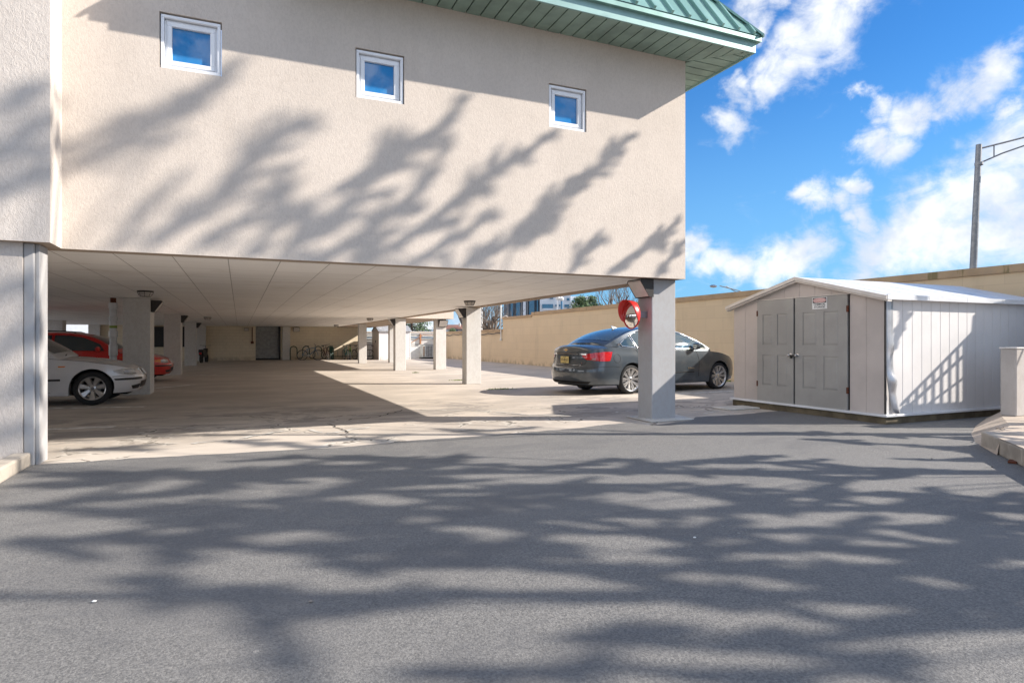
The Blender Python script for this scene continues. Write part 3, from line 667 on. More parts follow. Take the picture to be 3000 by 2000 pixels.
# ------------------------------------------------------------------ storage shed
SX, SY0, SY1, SXE = 8.90, 6.40, 9.54, 13.2
SH = thing('storage_shed', 'large tan metal storage shed with white gable roof and grey double doors', 'shed', (SX, SY0, 0))
def sp_(mb, name, m, par=None, **k):
    o = mb.build(name, m, par or SH, **k)
    o.matrix_parent_inverse = Matrix.Translation((-SX, -SY0, 0)) if par is None else Matrix.Identity(4); return o
EZ, RZ2 = 1.93, 2.34; YM = (SY0 + SY1) / 2
def roofz(y): return RZ2 - abs(y - YM) * (RZ2 - EZ) / (YM - SY0)
sp_(MB().box(SX - .02, SXE + .02, SY0 - .02, SY1 + .02, .0, .115), 'skid', 'wood', bevel=.01)
sp_(MB().box(SX - .06, SXE + .06, SY0 - .06, SY1 + .06, .117, .155), 'sill_flashing', 'shed_roof', bevel=.006)
DY = [8.91, 8.06, 7.02]; DZ0, DZ1 = .155, 2.0
fr = MB(); ys = []
def strip(y0, y1, z0=None):
    z0 = .156 if z0 is None else z0
    fr.prism([(SX, y0, z0), (SX, y1, z0), (SX, y1, roofz(y1) - .01), (SX, y0, roofz(y0) - .01)], (.03, 0, 0))
y = SY0
for a, b in ((SY0, 6.71), (6.714, 6.995), (8.935, 9.24), (9.244, SY1)): strip(a, b)
a = 7.02
for k in range(6):
    b = min(a + .32, 8.93); 
    if a < YM < b: strip(a, YM, DZ1 + .02); strip(YM, b - .004, DZ1 + .02)
    else: strip(a, b - .004, DZ1 + .02)
    a = b
    if a >= 8.93: break
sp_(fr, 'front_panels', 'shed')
sp_(MB().box(SX + .04, SX + .06, SY0 + .05, SY1 - .05, .16, 1.9), 'inner_lining', 'black')
sd_ = MB(); x = SX + .16
while x < SXE:
    sd_.box(x, min(x + .222, SXE), SY0 + .0, SY0 + .02, .156, EZ + .0); sd_.box(x + .006, min(x + .214, SXE), SY0 - .003, SY0 - .0005, .156, EZ); x += .224
sd_.box(SX + .03, SXE, SY0 + .022, SY0 + .04, .156, EZ)
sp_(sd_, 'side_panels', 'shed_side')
sp_(MB().box(SX + .03, SXE, SY1 - .03, SY1, .156, EZ).box(SXE - .03, SXE, SY0 + .03, SY1 - .03, .156, EZ), 'far_panels', 'shed_side')
# bent corner sheet peeling away at the bottom
cs = []
for i in range(25):
    z = 1.92 - i * (1.92 - .17) / 24; t = i / 24
    bend = .0 if t < .55 else ((t - .55) / .45) ** 2 * .10
    wob = .012 * math.sin(t * 19) * (t > .35)
    xw = .16 + wob + bend * .9; off = .008 + bend * .7 + abs(wob) + (.05 * math.exp(-((t - .72) / .06) ** 2))
    cs.append([(SX + .012 + bend * 1.1, SY0 - .004 - bend * .35, z), (SX + .05 + bend, SY0 - off * .6, z), (SX + .09 + bend, SY0 - off, z), (SX + xw, SY0 - off * .7 - .004, z)])
sp_(MB().grid(cs), 'bent_corner_sheet', 'sheet', smooth=60, solid=.003)
sp_(MB().box(SX - .008, SX + .01, SY0 - .012, SY0 + .012, .156, EZ), 'corner_gap', 'black')
# doors: raised-panel leaves
def door(y0, y1, tilt=0.0):
    mb = MB(); W_ = y1 - y0; t = .03
    def bx(a, b, c, d, x0, x1): mb.box(SX + x0, SX + x1, y0 + a * W_, y0 + b * W_, c, d)
    H = DZ1 - DZ0
    cols = [(.16, .43), (.57, .84)]; rws = [(.16, .46), (.56, .86)]
    bx(0, 1, DZ0, DZ1, -.018, -.001)
    yy = [0, .16, .43, .57, .84, 1]; zz = [0, .16, .46, .56, .86, 1]
    for i in range(5):
        for j in range(5):
            if i in (1, 3) and j in (1, 3): continue
            bx(yy[i], yy[i + 1], DZ0 + zz[j] * H, DZ0 + zz[j + 1] * H, -.030, -.0182)
    for (a, b) in cols:
        for (c, d) in rws:
            da = .022 / W_ * 1.0; dz = .03 / H
            p = [(a, c), (b, c), (b, d), (a, d)]; q = [(a + da * 1.5, c + dz * 1.2), (b - da * 1.5, c + dz * 1.2), (b - da * 1.5, d - dz * 1.2), (a + da * 1.5, d - dz * 1.2)]
            vs = [(SX - .0185, y0 + u * W_, DZ0 + v * H) for u, v in p] + [(SX - .027, y0 + u * W_, DZ0 + v * H) for u, v in q]
            mb.add(vs, [(4, 5, 6, 7), (0, 1, 5, 4), (1, 2, 6, 5), (2, 3, 7, 6), (3, 0, 4, 7)])
    return mb
dl = sp_(door(DY[1] + .018, DY[0]), 'door', 'shed_door'); dl['label'] = 'left grey door leaf, plain'
dr = sp_(door(DY[2], DY[1] - .018), 'door', 'shed_door'); dr['label'] = 'right grey door leaf carrying the sign'
for par, yk in ((dl, DY[1] + .075), (dr, DY[1] - .075)):
    sp_(MB().lathe([(0, -.075), (.018, -.074), (.028, -.06), (.028, -.05), (.014, -.035), (.016, -.01), (.03, -.004), (.03, 0)], 16, Matrix.Translation((SX - .03, yk, 1.01)), 'x'), 'door_knob', 'steel', par, smooth=50)
sp_(MB().box(SX - .075, SX - .05, DY[1] - .06, DY[1] + .06, .995, 1.02).box(SX - .07, SX - .045, DY[1] + .03, DY[1] + .06, .955, .995), 'hasp', 'dark_metal', dl)
for par, yk in ((dl, DY[0]), (dr, DY[2])):
    for z in (.42, 1.72):
        sp_(MB().box(SX - .036, SX - .012, yk - .016, yk + .014, z, z + .10), 'hinge', 'rust', par)
sp_(MB().box(SX - .034, SX - .004, 6.99, 8.94, DZ1 + .004, DZ1 + .018), 'door_header', 'shed_trim')
# sign on the right leaf (fixed to the leaf with the door, part of it)
sg = bpy.data.objects.new
ym_, ws_, zs0, zs1 = 7.535, .29, 1.79, 1.985
xf = SX - .0305
signo = sp_(MB().box(xf - .004, xf, ym_ - ws_ / 2, ym_ + ws_ / 2, zs0, zs1), 'warning_sign', 'white', dr); signo['label'] = 'white warning sign reading chemical storage under a faded red oval'
sp_(MB().box(xf - .0048, xf - .0041, ym_ - ws_ / 2 + .012, ym_ + ws_ / 2 - .012, zs1 - .092, zs1 - .008), 'sign_panel', 'ink', signo)
def oval(hw, hh, x, n=28):
    vs = [(x, ym_ + hw * (abs(math.cos(2 * PI * i / n)) ** .7) * (1 if math.cos(2 * PI * i / n) > 0 else -1), zs1 - .05 + hh * (abs(math.sin(2 * PI * i / n)) ** .7) * (1 if math.sin(2 * PI * i / n) > 0 else -1)) for i in range(n)]
    return MB().add(vs, [tuple(range(n))])
sp_(oval(.125, .038, xf - .0052), 'oval_border', 'sign_pale', signo, fix=False)
sp_(oval(.118, .033, xf - .0056), 'oval', 'sign_red', signo, fix=False)
def shed_text(s, size, z, m, bold=0.0, sx=1.0):
    text_mesh(s, size, 'lettering', m, signo, frame_mtx((xf - .0058, ym_, z), (0, -1, 0), (0, 0, 1)), .0003, bold, sx)
shed_text('DANGER', .052, zs1 - .051, 'sign_pale', .001, .95)
shed_text('CHEMICAL', .048, zs0 + .078, 'ink', .0007, 1.0)
shed_text('STORAGE', .048, zs0 + .033, 'ink', .0007, 1.0)
# roof
def slab(y0, z0, y1, z1, x0, x1, th=.03):
    return MB().prism([(x0, y0, z0), (x0, y1, z1), (x0, y1, z1 + th), (x0, y0, z0 + th)], (x1 - x0, 0, 0))
rfS = slab(SY0 - .09, EZ - .02, YM, RZ2, SX - .10, SXE + .1, .02); rfN = slab(YM, RZ2, SY1 + .09, EZ - .02, SX - .10, SXE + .1, .02)
rm = MB(); rm.v, rm.f = rfS.v, list(rfS.f); rm.add(rfN.v, rfN.f)
roofo = sp_(rm, 'roof', 'shed_roof')
rb = MB(); x = SX + .2
while x < SXE:
    for (ya, yb) in ((SY0 - .09, YM - .05), (YM + .05, SY1 + .09)):
        za, zb = (EZ - .02 + .021, RZ2 + .021 - .013) if ya < YM - 1 else (RZ2 + .021 - .013, EZ + .001)
        rb.prism([(x, ya, za), (x, yb, zb), (x, yb, zb + .003), (x, ya, za + .003)], (.04, 0, 0))
    x += .62
sp_(rb, 'roof_rib', 'shed_roof', roofo)
ft = MB()
for (ya, za, yb, zb) in ((SY0 - .11, EZ - .055, YM, RZ2 - .035), (YM, RZ2 - .035, SY1 + .11, EZ - .055)):
    ft.prism([(SX - .125, ya, za), (SX - .125, yb, zb), (SX - .125, yb, zb + .058), (SX - .125, ya, za + .058)], (.024, 0, 0))
    ft.prism([(SX - .10, ya, za - .03), (SX - .10, yb, zb - .03), (SX - .10, yb, zb - .004), (SX - .10, ya, za - .004)], (.095, 0, 0))
sp_(ft, 'gable_trim', 'shed_trim', None)
et = MB(); x = SX - .10
while x < SXE: et.box(x, min(x + .93, SXE + .1), SY0 - .115, SY0 - .092, EZ - .055, EZ + .02); x += .94
sp_(et, 'eave_trim', 'shed_roof')

# ------------------------------------------------------------------ far white shed and cooling unit
s2 = thing('garden_shed', 'small white shed with horizontal siding and grey roof at the back of the lot', 'shed', (8.67, 42.5, 0))
MB().box(0, 2.17, 0, 2.3, 0, 1.98).build('wall', 'siding', s2)
MB().box(-.03, -.002, -.02, 2.3, 0, 1.98).prism([(-.02, 0, 1.98), (-.02, 2.3, 1.98), (-.02, 1.15, 2.34)], (.018, 0, 0)).build('gable_wall', M['shed'], s2)
M['shingle'] = simple('grey_shingle', (.30, .31, .33), .9, var=.2, scale=8)
MB().prism([(-.08, -.12, 1.94), (-.08, 1.15, 2.38), (-.08, 2.42, 1.94), (-.08, 1.15, 2.32)], (2.34, 0, 0)).build('roof', 'shingle', s2)
for xq in (-.01, 2.12): MB().box(xq, xq + .055, -.012, -.001, 0, 1.97).build('corner_trim', 'white', s2)
MB().lathe([(.05, 0), (.09, .01), (.09, .03), (.05, .04)], 12, Matrix.Translation((-.075, 1.0, 1.25)), 'x').build('coiled_hose', 'black', s2)
ax = on_y(1238, 1000, 44.3).x
ac = thing('cooling_unit', 'white outdoor air conditioning condenser on the ground by the low back wall', 'air conditioner', (ax, 44.3, 0))
MB().box(0, .85, 0, .7, .10, .98).build('case', 'ac', ac, bevel=.02)
MB().box(.04, .16, -.012, -.001, .16, .92).build('side_panel', 'lip', ac)
gl = MB()
for i in range(4): gl.box(.28 + i * .12, .36 + i * .12, -.012, -.001, .16, .92)
gl.build('grille', 'galv', ac); MB().box(-.05, .95, -.08, .75, 0, .08).build('base', 'under', ac)
bx_ = thing('cardboard_box', 'small tan box on the ground between the white shed and cooling unit', 'box', gp(1212, 1047))
MB().box(-.2, .22, 0, .3, 0, .2).build('carton', 'lip', bx_, bevel=.01)

# ------------------------------------------------------------------ lamps on columns and ceiling
def wall_pack(loc, ang, label, scale=1.0):      # ang: facing direction
    t = thing('wall_lamp', label, 'lamp', loc, ang - PI / 2, 'box lamps fixed under the garage ceiling')
    s = scale; w_ = .17 * s
    pr_ = [(0, .0), (0, .25 * s), (.20 * s, .25 * s), (.22 * s, .22 * s), (.07 * s, 0)]
    mb = MB()
    mb.prism([(-w_, y, z) for y, z in pr_], (.012, 0, 0)); mb.prism([(w_ - .012, y, z) for y, z in pr_], (.012, 0, 0))
    mb.box(-w_ + .012, w_ - .012, 0, .012, 0, .25 * s); mb.box(-w_ + .012, w_ - .012, .012, .20 * s, .238 * s, .25 * s); mb.box(-w_ + .012, w_ - .012, .012, .07 * s, 0, .01)
    mb.build('housing', 'dark_metal', t)
    MB().prism([(-w_ + .013, .20 * s, .236 * s), (-w_ + .013, .215 * s, .215 * s), (-w_ + .013, .072 * s, .012), (-w_ + .013, .05 * s, .012)], (2 * w_ - .026, 0, 0)).build('lens', 'lens', t)
    return t
wall_pack((5.988, 8.36, 1.95), PI, 'large box lamp on the front column above the red mirror', 1.12)
wall_pack((6.068, 17.5, 1.94), PI, 'box lamp on the second column, beside the ceiling dome lamp', 1.1)
wall_pack((6.078, 26.6, 1.93), PI, 'box lamp high on the third column of the sunny row', 1.1)
wall_pack((8.24, 26.698, 1.90), -PI / 2, 'box lamp facing front on the column under the rear wing', 1.15)
wall_pack((-1.928, 17.2, 1.95), 0, 'dark box lamp on the column with the white pipe', 1.1)
wall_pack((-2.008, 26.6, 1.95), 0, 'dark box lamp on the second shaded column', 1.1)
wall_pack((-2.048, 36.4, 1.95), 0, 'dark box lamp on the farthest shaded column', 1.1)
wall_pack((on_y(868, 1000, 45.4).x, 45.39, 1.92), -PI / 2, 'box lamp on the back wall above the bicycle rack', 1.2)
wall_pack((on_y(722, 1000, 45.4).x, 45.39, 1.95), -PI / 2, 'small lamp on the back wall left of the doorway', .8)
for (px, py, lb) in [(1376,887,'round dome lamp on the ceiling near the second sunny column'),(426,859,'round dome lamp on the ceiling above the silver car'),(608,932,'small dome lamp on the ceiling beside the third shaded column'),(985,954,'dome lamp on the ceiling near the bicycle racks'),(1084,935,'dome lamp on the ceiling in front of the white shed')]:
    u = (px - 1500) / F_PX; d = (2.22 - CH) * F_PX / (1000 - py); p = cw(u * d, d, ZB + .028)
    t = thing('ceiling_lamp', lb, 'lamp', p, 0, 'dome lamps on the garage ceiling')
    MB().lathe([(0, 0), (.15, 0), (.15, -.02), (.14, -.03)], 20).build('base', 'dark_metal', t)
    mb = MB().lathe([(.135, -.03), (.12, -.07), (.09, -.11), (0, -.115)], 20); mb.build('shade', 'lens', t, smooth=50)
    gd = MB()
    for r_, z_ in ((.142, -.03), (.128, -.07), (.097, -.112)): gd.tube([(r_ * math.cos(a * PI / 10), r_ * math.sin(a * PI / 10), z_) for a in range(20)], .004, 5, closed=True)
    for k in range(8):
        a = k * PI / 4; gd.tube([(.142 * math.cos(a), .142 * math.sin(a), -.03), (.128 * math.cos(a), .128 * math.sin(a), -.07), (.097 * math.cos(a), .097 * math.sin(a), -.112)], .004, 5)
    gd.build('guard', 'dark_metal', t)
# white drain pipe on the left column
dp = thing('drain_pipe', 'white drain pipe with collars beside the first shaded column', 'pipe', (-2.69, 17.05, 0))
MB().lathe([(.0, .9), (.075, .9), (.075, 2.05), (0, 2.05)], 16).build('pipe', 'pvc', dp, smooth=50)
cl = MB()
for z, h in ((1.35, .14), (1.72, .09), (.92, .25), (2.0, .14)): MB().lathe([(.076, z), (.092, z + .01), (.092, z + h), (.076, z + h + .01)], 16).build('collar', 'pvc', dp, smooth=50)
MB().lathe([(.0, 0), (.075, 0), (.075, .92)], 16).build('lower_pipe', 'pvc', dp, smooth=50)
MB().lathe([(.0, 2.04), (.06, 2.04), (.06, 2.26)], 16).build('iron_pipe', 'rust', dp, smooth=50)
MB().lathe([(.0781, 1.56), (.0785, 1.62)], 16).build('green_label', 'moss', dp)
# conduit and switch on the back wall
xc = on_y(739, 1000, 45.35).x
cd = thing('wall_switch', 'small conduit with a switch box left of the dark doorway', 'switch', (xc, 45.38, 0))
MB().tube([(0, -.02, 2.2), (0, -.02, 1.25)], .03, 6).build('conduit', 'rust', cd); MB().box(-.09, .09, -.07, 0, 1.1, 1.26).build('box', 'rust', cd)
# fallen ceiling hanger seen near the front edge
# ------------------------------------------------------------------ convex mirror
mr = thing('safety_mirror', 'round convex traffic mirror with red hood on the front column', 'mirror', (5.70, 8.36, 1.67))
rad = .222
prof = [(0, -.06), (.05, -.058), (.10, -.048), (.15, -.032), (.19, -.013), (rad - .012, 0)]
MB().lathe(prof, 40, None, 'x').build('mirror_face', 'mirror', mr, smooth=80)
MB().lathe([(rad - .014, -.006), (rad, -.012), (rad + .006, 0), (rad, .015), (rad - .03, .035), (0, .05)], 40, None, 'x').build('frame', 'red', mr, smooth=50)
vz = []
for i in range(31):
    a = -PI * .16 + i / 30 * PI * 1.32; 
    s_ = math.sin(max(0, min(1, (i / 30))) * PI) ** .55
    r0 = rad + .004
    vz.append([(.005 - t * .145 * s_, math.cos(a) * (r0 + t * .012), math.sin(a) * (r0 + t * .012)) for t in (0, .33, .66, 1)])
MB().grid(vz).build('visor', 'red', mr, smooth=60, solid=.004)
MB().box(.05, .29, -.015, .015, -.02, .01).box(.12, .285, -.03, .03, -.045, .06).build('bracket', 'galv', mr)

# ------------------------------------------------------------------ cars
def make_wheel(parent, x, side, P):
    Rw, Rr, Wd = P['Rw'], P['Rr'], .21
    yo = side * (P['W'] / 2 - .035)
    def m(y): return y * side            # y measured outwards from tyre centre plane
    T = Matrix.Translation((x, yo - side * Wd / 2, Rw))
    hub = MB().lathe([(0, m(.0)), (Rr * .62, m(.0)), (Rr * .62, m(.02)), (Rr * .2, m(.03)), (0, m(.03))], 24, T, 'y').build('wheel', 'galv', parent)
    h = Wd / 2
    ty = [(Rr - .005, m(-h * .8)), (Rr + .03, m(-h)), (Rw - .045, m(-h)), (Rw - .012, m(-h * .82)), (Rw, m(-h * .6)), (Rw, m(h * .6)), (Rw - .012, m(h * .82)), (Rw - .045, m(h)), (Rr + .03, m(h)), (Rr - .002, m(h * .88))]
    MB().lathe(ty, 48, T, 'y').build('tyre', 'tyre', hub, smooth=45)
    rim = MB().lathe([(Rr - .02, m(-h * .7)), (Rr - .022, m(h * .6)), (Rr - .006, m(h * .86)), (Rr + .006, m(h * .93)), (Rr + .004, m(h * .80))], 48, T, 'y')
    def spoke(a, r0, r1, w0, w1, d0, d1, skew=0):
        ca, sa = math.cos(a), math.sin(a); c2, s2_ = math.cos(a + skew), math.sin(a + skew)
        p0 = Vector((ca * r0, 0, sa * r0)); p1 = Vector((c2 * r1, 0, s2_ * r1)); n = Vector((-sa, 0, ca))
        vs = []
        for p, w_, dd in ((p0, w0, d0), (p1, w1, d1)):
            vs += [p - n * w_ / 2 + Vector((0, m(dd - .035), 0)), p + n * w_ / 2 + Vector((0, m(dd - .035), 0)), p + n * w_ * .36 + Vector((0, m(dd), 0)), p - n * w_ * .36 + Vector((0, m(dd), 0))]
        rim.add([tuple(v) for v in vs], [(0, 1, 2, 3), (4, 7, 6, 5), (0, 4, 5, 1), (1, 5, 6, 2), (2, 6, 7, 3), (3, 7, 4, 0)], T)
    if P['spokes'] == 'multi':
        for k in range(5):
            a = k * 2 * PI / 5 + .31
            for dlt in (-.16, .16): spoke(a + dlt, .05, Rr - .012, .045, .052, .058, h * .84, dlt * .55)
            for dlt in (-.50, .50): spoke(a + dlt * .8, .07, Rr - .012, .022, .028, .045, h * .82, dlt * .12)
    else:
        for k in range(7): spoke(k * 2 * PI / 7 + .22, .05, Rr - .012, .055, .125, .055, h * .82)
    rim.lathe([(0, m(.062)), (.05, m(.060)), (.075, m(.045)), (.085, m(.01))], 24, T, 'y')
    rim.build('rim', 'alloy', hub, smooth=35)
    cp = MB().lathe([(0, m(.07)), (.026, m(.068)), (.03, m(.06))], 16, T, 'y')
    for k in range(5):
        a = k * 2 * PI / 5; cp.lathe([(0, m(.063)), (.009, m(.062)), (.011, m(.05))], 8, T @ Matrix.Translation((.055 * math.cos(a), 0, .055 * math.sin(a))), 'y')
    cp.build('hub_cap', 'chrome' if P['spokes'] == 'multi' else 'galv', hub)
    return hub

def make_car(name, label, cat, P, loc, rz_, scale=1.0):
    root = thing(name, label, cat, loc, rz_); root.scale = (scale,) * 3
    W, wb, Rw = P['W'], P['wb'], P['Rw']; XRr, XFf = P['XR'], P['XF']; Ra = Rw + .05
    sill = P.get('sill', .20)
    def zlow(x):
        for xa in (0, wb):
            if abs(x - xa) < Ra: return max(sill, Rw + math.sqrt(Ra * Ra - (x - xa) ** 2) * 1.0)
        e = min(x - XRr, XFf - x)
        return sill + (.03 if (x < -Ra or x > wb + Ra) else 0)
    ar, af = P.get('ar', .7), P.get('af', .9); n_ = 2.5
    cols = []
    K = 14
    for i in range(K + 1):
        ph = i / K * PI / 2; e = ar * (1 - math.cos(ph) ** (2 / n_)); cols.append((XRr + e, math.sin(ph) ** (2 / n_), e / ar, 'r'))
    xm = [XRr + ar + .05]
    for xa in (0, wb):
        for k in range(13): xm.append(xa - Ra * math.cos(k / 12 * PI) * (1.0))
        xm += [xa - Ra - .004, xa + Ra + .004]
    x = XRr + ar
    while x < XFf - af: xm.append(x); x += .12
    lo, hi = XRr + ar + .02, XFf - af - .02
    extra = [q for q in xm if q <= lo or q >= hi]
    xm = sorted(q for q in xm if lo < q < hi)
    def corner_y(xx):                       # plan half width near the ends
        if xx < XRr + ar: e = (xx - XRr) / ar
        elif xx > XFf - af: e = (XFf - xx) / af
        else: return 1.0
        e = max(0, min(1, e)); return (1 - (1 - e) ** n_) ** (1 / n_)
    mid = [(q, 1.0, 1.0, 'm') for q in xm]
    fr_ = []
    for i in range(K, -1, -1):
        ph = i / K * PI / 2; e = af * (1 - math.cos(ph) ** (2 / n_)); fr_.append((XFf - e, math.sin(ph) ** (2 / n_), e / af, 'f'))
    for q in extra:
        if q <= lo and q > XRr + .02: cols.append((q, corner_y(q), (q - XRr) / ar if q < XRr + ar else 1.0, 'r'))
        elif q >= hi and q < XFf - .02: fr_.append((q, corner_y(q), (XFf - q) / af if q > XFf - af else 1.0, 'f'))
    cols = sorted(cols) + mid + sorted(fr_)
    NV = 14; rows = []
    for (xh, yh, e, kd) in cols:
        e = min(1, e); zl, zs_ = zlow(xh), smooth_interp(P['sh'], xh); zd = smooth_interp(P['deck'], xh); cpts = []
        inner = .30
        def pos(z, yf):
            xx = xh
            if kd == 'r': xx += (interp(P['xr'], z) - XRr) * (1 - e)
            elif kd == 'f': xx += (interp(P['xf'], z) - XFf) * (1 - e)
            return xx
        for iy in (.55, .0):
            xx = pos(zl, 1); cpts.append((xx, yh * (W / 2 - iy * inner * 1.6) * interp(P['wz'], zl) if iy else yh * W / 2 * interp(P['wz'], zl), zl + (.0 if not iy else .012)))
        for k in range(1, NV + 1):
            z = zl + (zs_ - zl) * k / NV; cpts.append((pos(z, 1), yh * W / 2 * interp(P['wz'], z), z))
        ys_ = cpts[-1][1]; MT = 8
        for k in range(1, MT + 1):
            f = k / MT; yv = ys_ * (1 - f); z = zs_ + (zd - zs_) * (1 - (1 - f) ** 2.6)
            cpts.append((pos(z, 1) if kd != 'm' else xh, yv, z))
        rows.append(cpts)
    mb = MB().grid(rows); mb2 = [(x_, -y_, z_) for (x_, y_, z_) in mb.v]
    full = MB().add(mb.v, mb.f); full.add(mb2, [f[::-1] for f in mb.f])
    body = full.build('body', P['paint'], root, smooth=38, merge=True)
    # greenhouse
    A = P['arch']; xa0, xa1 = A[0][0], A[-1][0]; NS = 60
    def arch(s):
        x_ = xa0 + (xa1 - xa0) * s; return x_, smooth_interp(A, x_)
    tum = P.get('tum', .34); yb0 = W / 2 * .955
    def belt(x_): return smooth_interp(P['sh'], x_) - .01
    def side_y(x_, z): 
        h = max(0, z - belt(x_)); tt_ = 2 * (x_ - xa0) / (xa1 - xa0) - 1; endf = 1 - (P.get('taper', .12) if tt_ < 0 else .06) * abs(tt_) ** 4
        return (yb0 - tum * h - .25 * h * h) * endf
    def topP(s, w_):
        x_, z = arch(s); ya = side_y(x_, z); dz = (arch(min(1, s + .01))[1] - arch(max(0, s - .01))[1]) / (.02 * (xa1 - xa0))
        bul = (1 - w_ * w_); crown = .045
        return Vector((x_ + bul * .13 * max(-1, min(1, -dz * 1.6)), ya * w_, z + bul * crown))
    sidem = MB(); 
    for sgn in (-1, 1):
        rr = []
        for i in range(NS + 1):
            x_, z1_ = arch(i / NS); z0_ = belt(x_) - .04; rr.append([(x_, sgn * side_y(x_, z0_ + (z1_ - z0_) * k / 8), z0_ + (max(z1_, z0_) - z0_) * k / 8) for k in range(9)])
        sidem.grid(rr if sgn > 0 else [r[::-1] for r in rr])
    sidem.grid([[topP(i / NS, -1 + k / 7) for k in range(15)] for i in range(NS + 1)])
    cabin = sidem.build('cabin', P['paint'], root, smooth=40, merge=True)
    # ray-projection onto body + cabin
    bmj = bmesh.new(); bmj.from_mesh(body.data); bmj.from_mesh(cabin.data); bvh = BVHTree.FromBMesh(bmj); bmj.free()
    def hit(o, d, off):
        o, d = Vector(o), Vector(d).normalized(); r = bvh.ray_cast(o, d)
        if r[0] is None:
            r = bvh.find_nearest(o + d * 2.0)
        nrm = r[1]
        if nrm.dot(d) > 0: nrm = -nrm
        return r[0] + nrm * off
    def patch(pname, m, up, low, fn, par=None, off=.004, n=14, nv=6, smooth=60, rim=None):
        rr = []
        def samp(pl_, t):
            L = [0]
            for a_, b_ in zip(pl_, pl_[1:]): L.append(L[-1] + math.dist(a_, b_))
            tt = t * L[-1]
            for i in range(len(pl_) - 1):
                if tt <= L[i + 1] + 1e-9:
                    f = (tt - L[i]) / max(1e-9, L[i + 1] - L[i]); return [pl_[i][0] + (pl_[i + 1][0] - pl_[i][0]) * f, pl_[i][1] + (pl_[i + 1][1] - pl_[i][1]) * f]
            return list(pl_[-1])
        for i in range(n + 1):
            a_, b_ = samp(low, i / n), samp(up, i / n)
            rr.append([hit(*fn(a_[0] + (b_[0] - a_[0]) * k / nv, a_[1] + (b_[1] - a_[1]) * k / nv), off) for k in range(nv + 1)])
        o = MB().grid(rr).build(pname, m, par or root, smooth=smooth)
        if rim:
            loop = [r[0] for r in rr] + rr[-1][1:-1] + [r[-1] for r in rr[::-1]] + rr[0][1:-1][::-1]
            MB().tube(loop, rim[0], 6, closed=True).build(rim[1], rim[2], o, smooth=60)
        return o
    def side_fn(sg): return lambda x_, z: ((x_, sg * 3, z), (0, -sg, 0))
    def seam_line(pts, fn, par, r=.004, m='under', nm='panel_gap'):
        q = []
        for a_, b_ in zip(pts, pts[1:]):
            for i in range(10): t = i / 10; q.append(hit(*fn(a_[0] + (b_[0] - a_[0]) * t, a_[1] + (b_[1] - a_[1]) * t), 0))
        return MB().tube(q, r, 5).build(nm, m, par)
    # windscreen & rear glass
    for nm, (s0, s1), gm in (('windscreen', P['ws'], 'car_glass'), ('rear_window', P['rw'], 'rear_glass')):
        rr = []
        for i in range(15):
            s = s0 + (s1 - s0) * i / 14; row = []
            for k in range(17):
                w_ = -.90 + 1.80 * k / 16; p = topP(s, w_); dx = topP(s + .005, w_) - topP(s - .005, w_); dy = topP(s, w_ + .01) - topP(s, w_ - .01); n__ = dx.cross(dy).normalized()
                if n__.z < 0: n__ = -n__
                row.append(p + n__ * .005)
            rr.append(row)
        MB().grid(rr).build(nm, gm if P.get('solidglass', True) else gm, root, smooth=60)
    for sg in (-1, 1):
        for (nm, up, low) in P['side_windows']:
            patch(nm, 'car_glass', up, low, side_fn(sg), off=.010, n=26, nv=10, rim=(P.get('rimr', .010), 'window_trim', P.get('trimmat', 'chrome')))
        for pts in P['seams']: seam_line(pts, side_fn(sg), body)
        for (x_, z) in P['handles']:
            c_ = hit((x_, sg * 3, z), (0, -sg, 0), .0)
            MB().box(c_.x - .10, c_.x + .10, c_.y + sg * .012 - .012, c_.y + sg * .012 + .012, c_.z - .014, c_.z + .014).build('door_handle', P['handlemat'], root, bevel=.006)
        # door mirror
        mx, mz = P['mirror']; my = sg * (W / 2 * .93)
        mm = MB().lathe([(0, -.10), (.05, -.09), (.078, -.04), (.085, .01), (.08, .07), (.0, .09)], 16, Matrix.Translation((mx, my + sg * .10, mz)) @ Matrix.Diagonal((.75, 1.0, .95, 1)), 'y')
        mo_ = mm.build('door_mirror', P['paint'], root, smooth=50)
        MB().box(mx - .03, mx + .03, min(my - sg * .06, my + sg * .05), max(my - sg * .06, my + sg * .05), mz - .075, mz - .04).build('mirror_foot', 'black', mo_)
        MB().lathe([(0, 0), (.062, 0)], 16, Matrix.Translation((mx - .066, my + sg * .10, mz)) @ Matrix.Diagonal((1, 1.15, .8, 1)), 'x').build('mirror_glass', 'mirror', mo_)
        for xw in (0, wb):
            make_wheel(root, xw, sg, P)
            # dark wheel housing
            rr = []
            for k in range(17):
                a_ = k / 16 * PI; rr.append([(xw - (Ra + .004) * math.cos(a_), sg * yy_, Rw + (Ra + .004) * math.sin(a_) - .004) for yy_ in (W / 2 - .07, W / 2 - .38)])
            wl = MB().grid(rr)
            wl.add([(xw - Ra, sg * (W / 2 - .38), .2)] + [(xw - (Ra + .004) * math.cos(k / 16 * PI), sg * (W / 2 - .38), Rw + (Ra + .004) * math.sin(k / 16 * PI)) for k in range(17)] + [(xw + Ra, sg * (W / 2 - .38), .2)], [tuple(range(19))])
            wl.build('wheel_housing', 'under', root)
    MB().box(XRr + .25, XFf - .25, -W / 2 + .40, W / 2 - .40, sill - .02, .55).box(Ra + .02, wb - Ra - .02, -W / 2 + .10, W / 2 - .10, sill - .01, .5).build('underbody', 'under', root)
    root['_'] = 0; del root['_']
    return root, body, cabin, hit, patch, side_fn, seam_line, bvh

WZ = [(.18, .955), (.3, .985), (.5, 1.0), (.7, .995), (.85, .975), (.95, .955), (1.1, .93)]
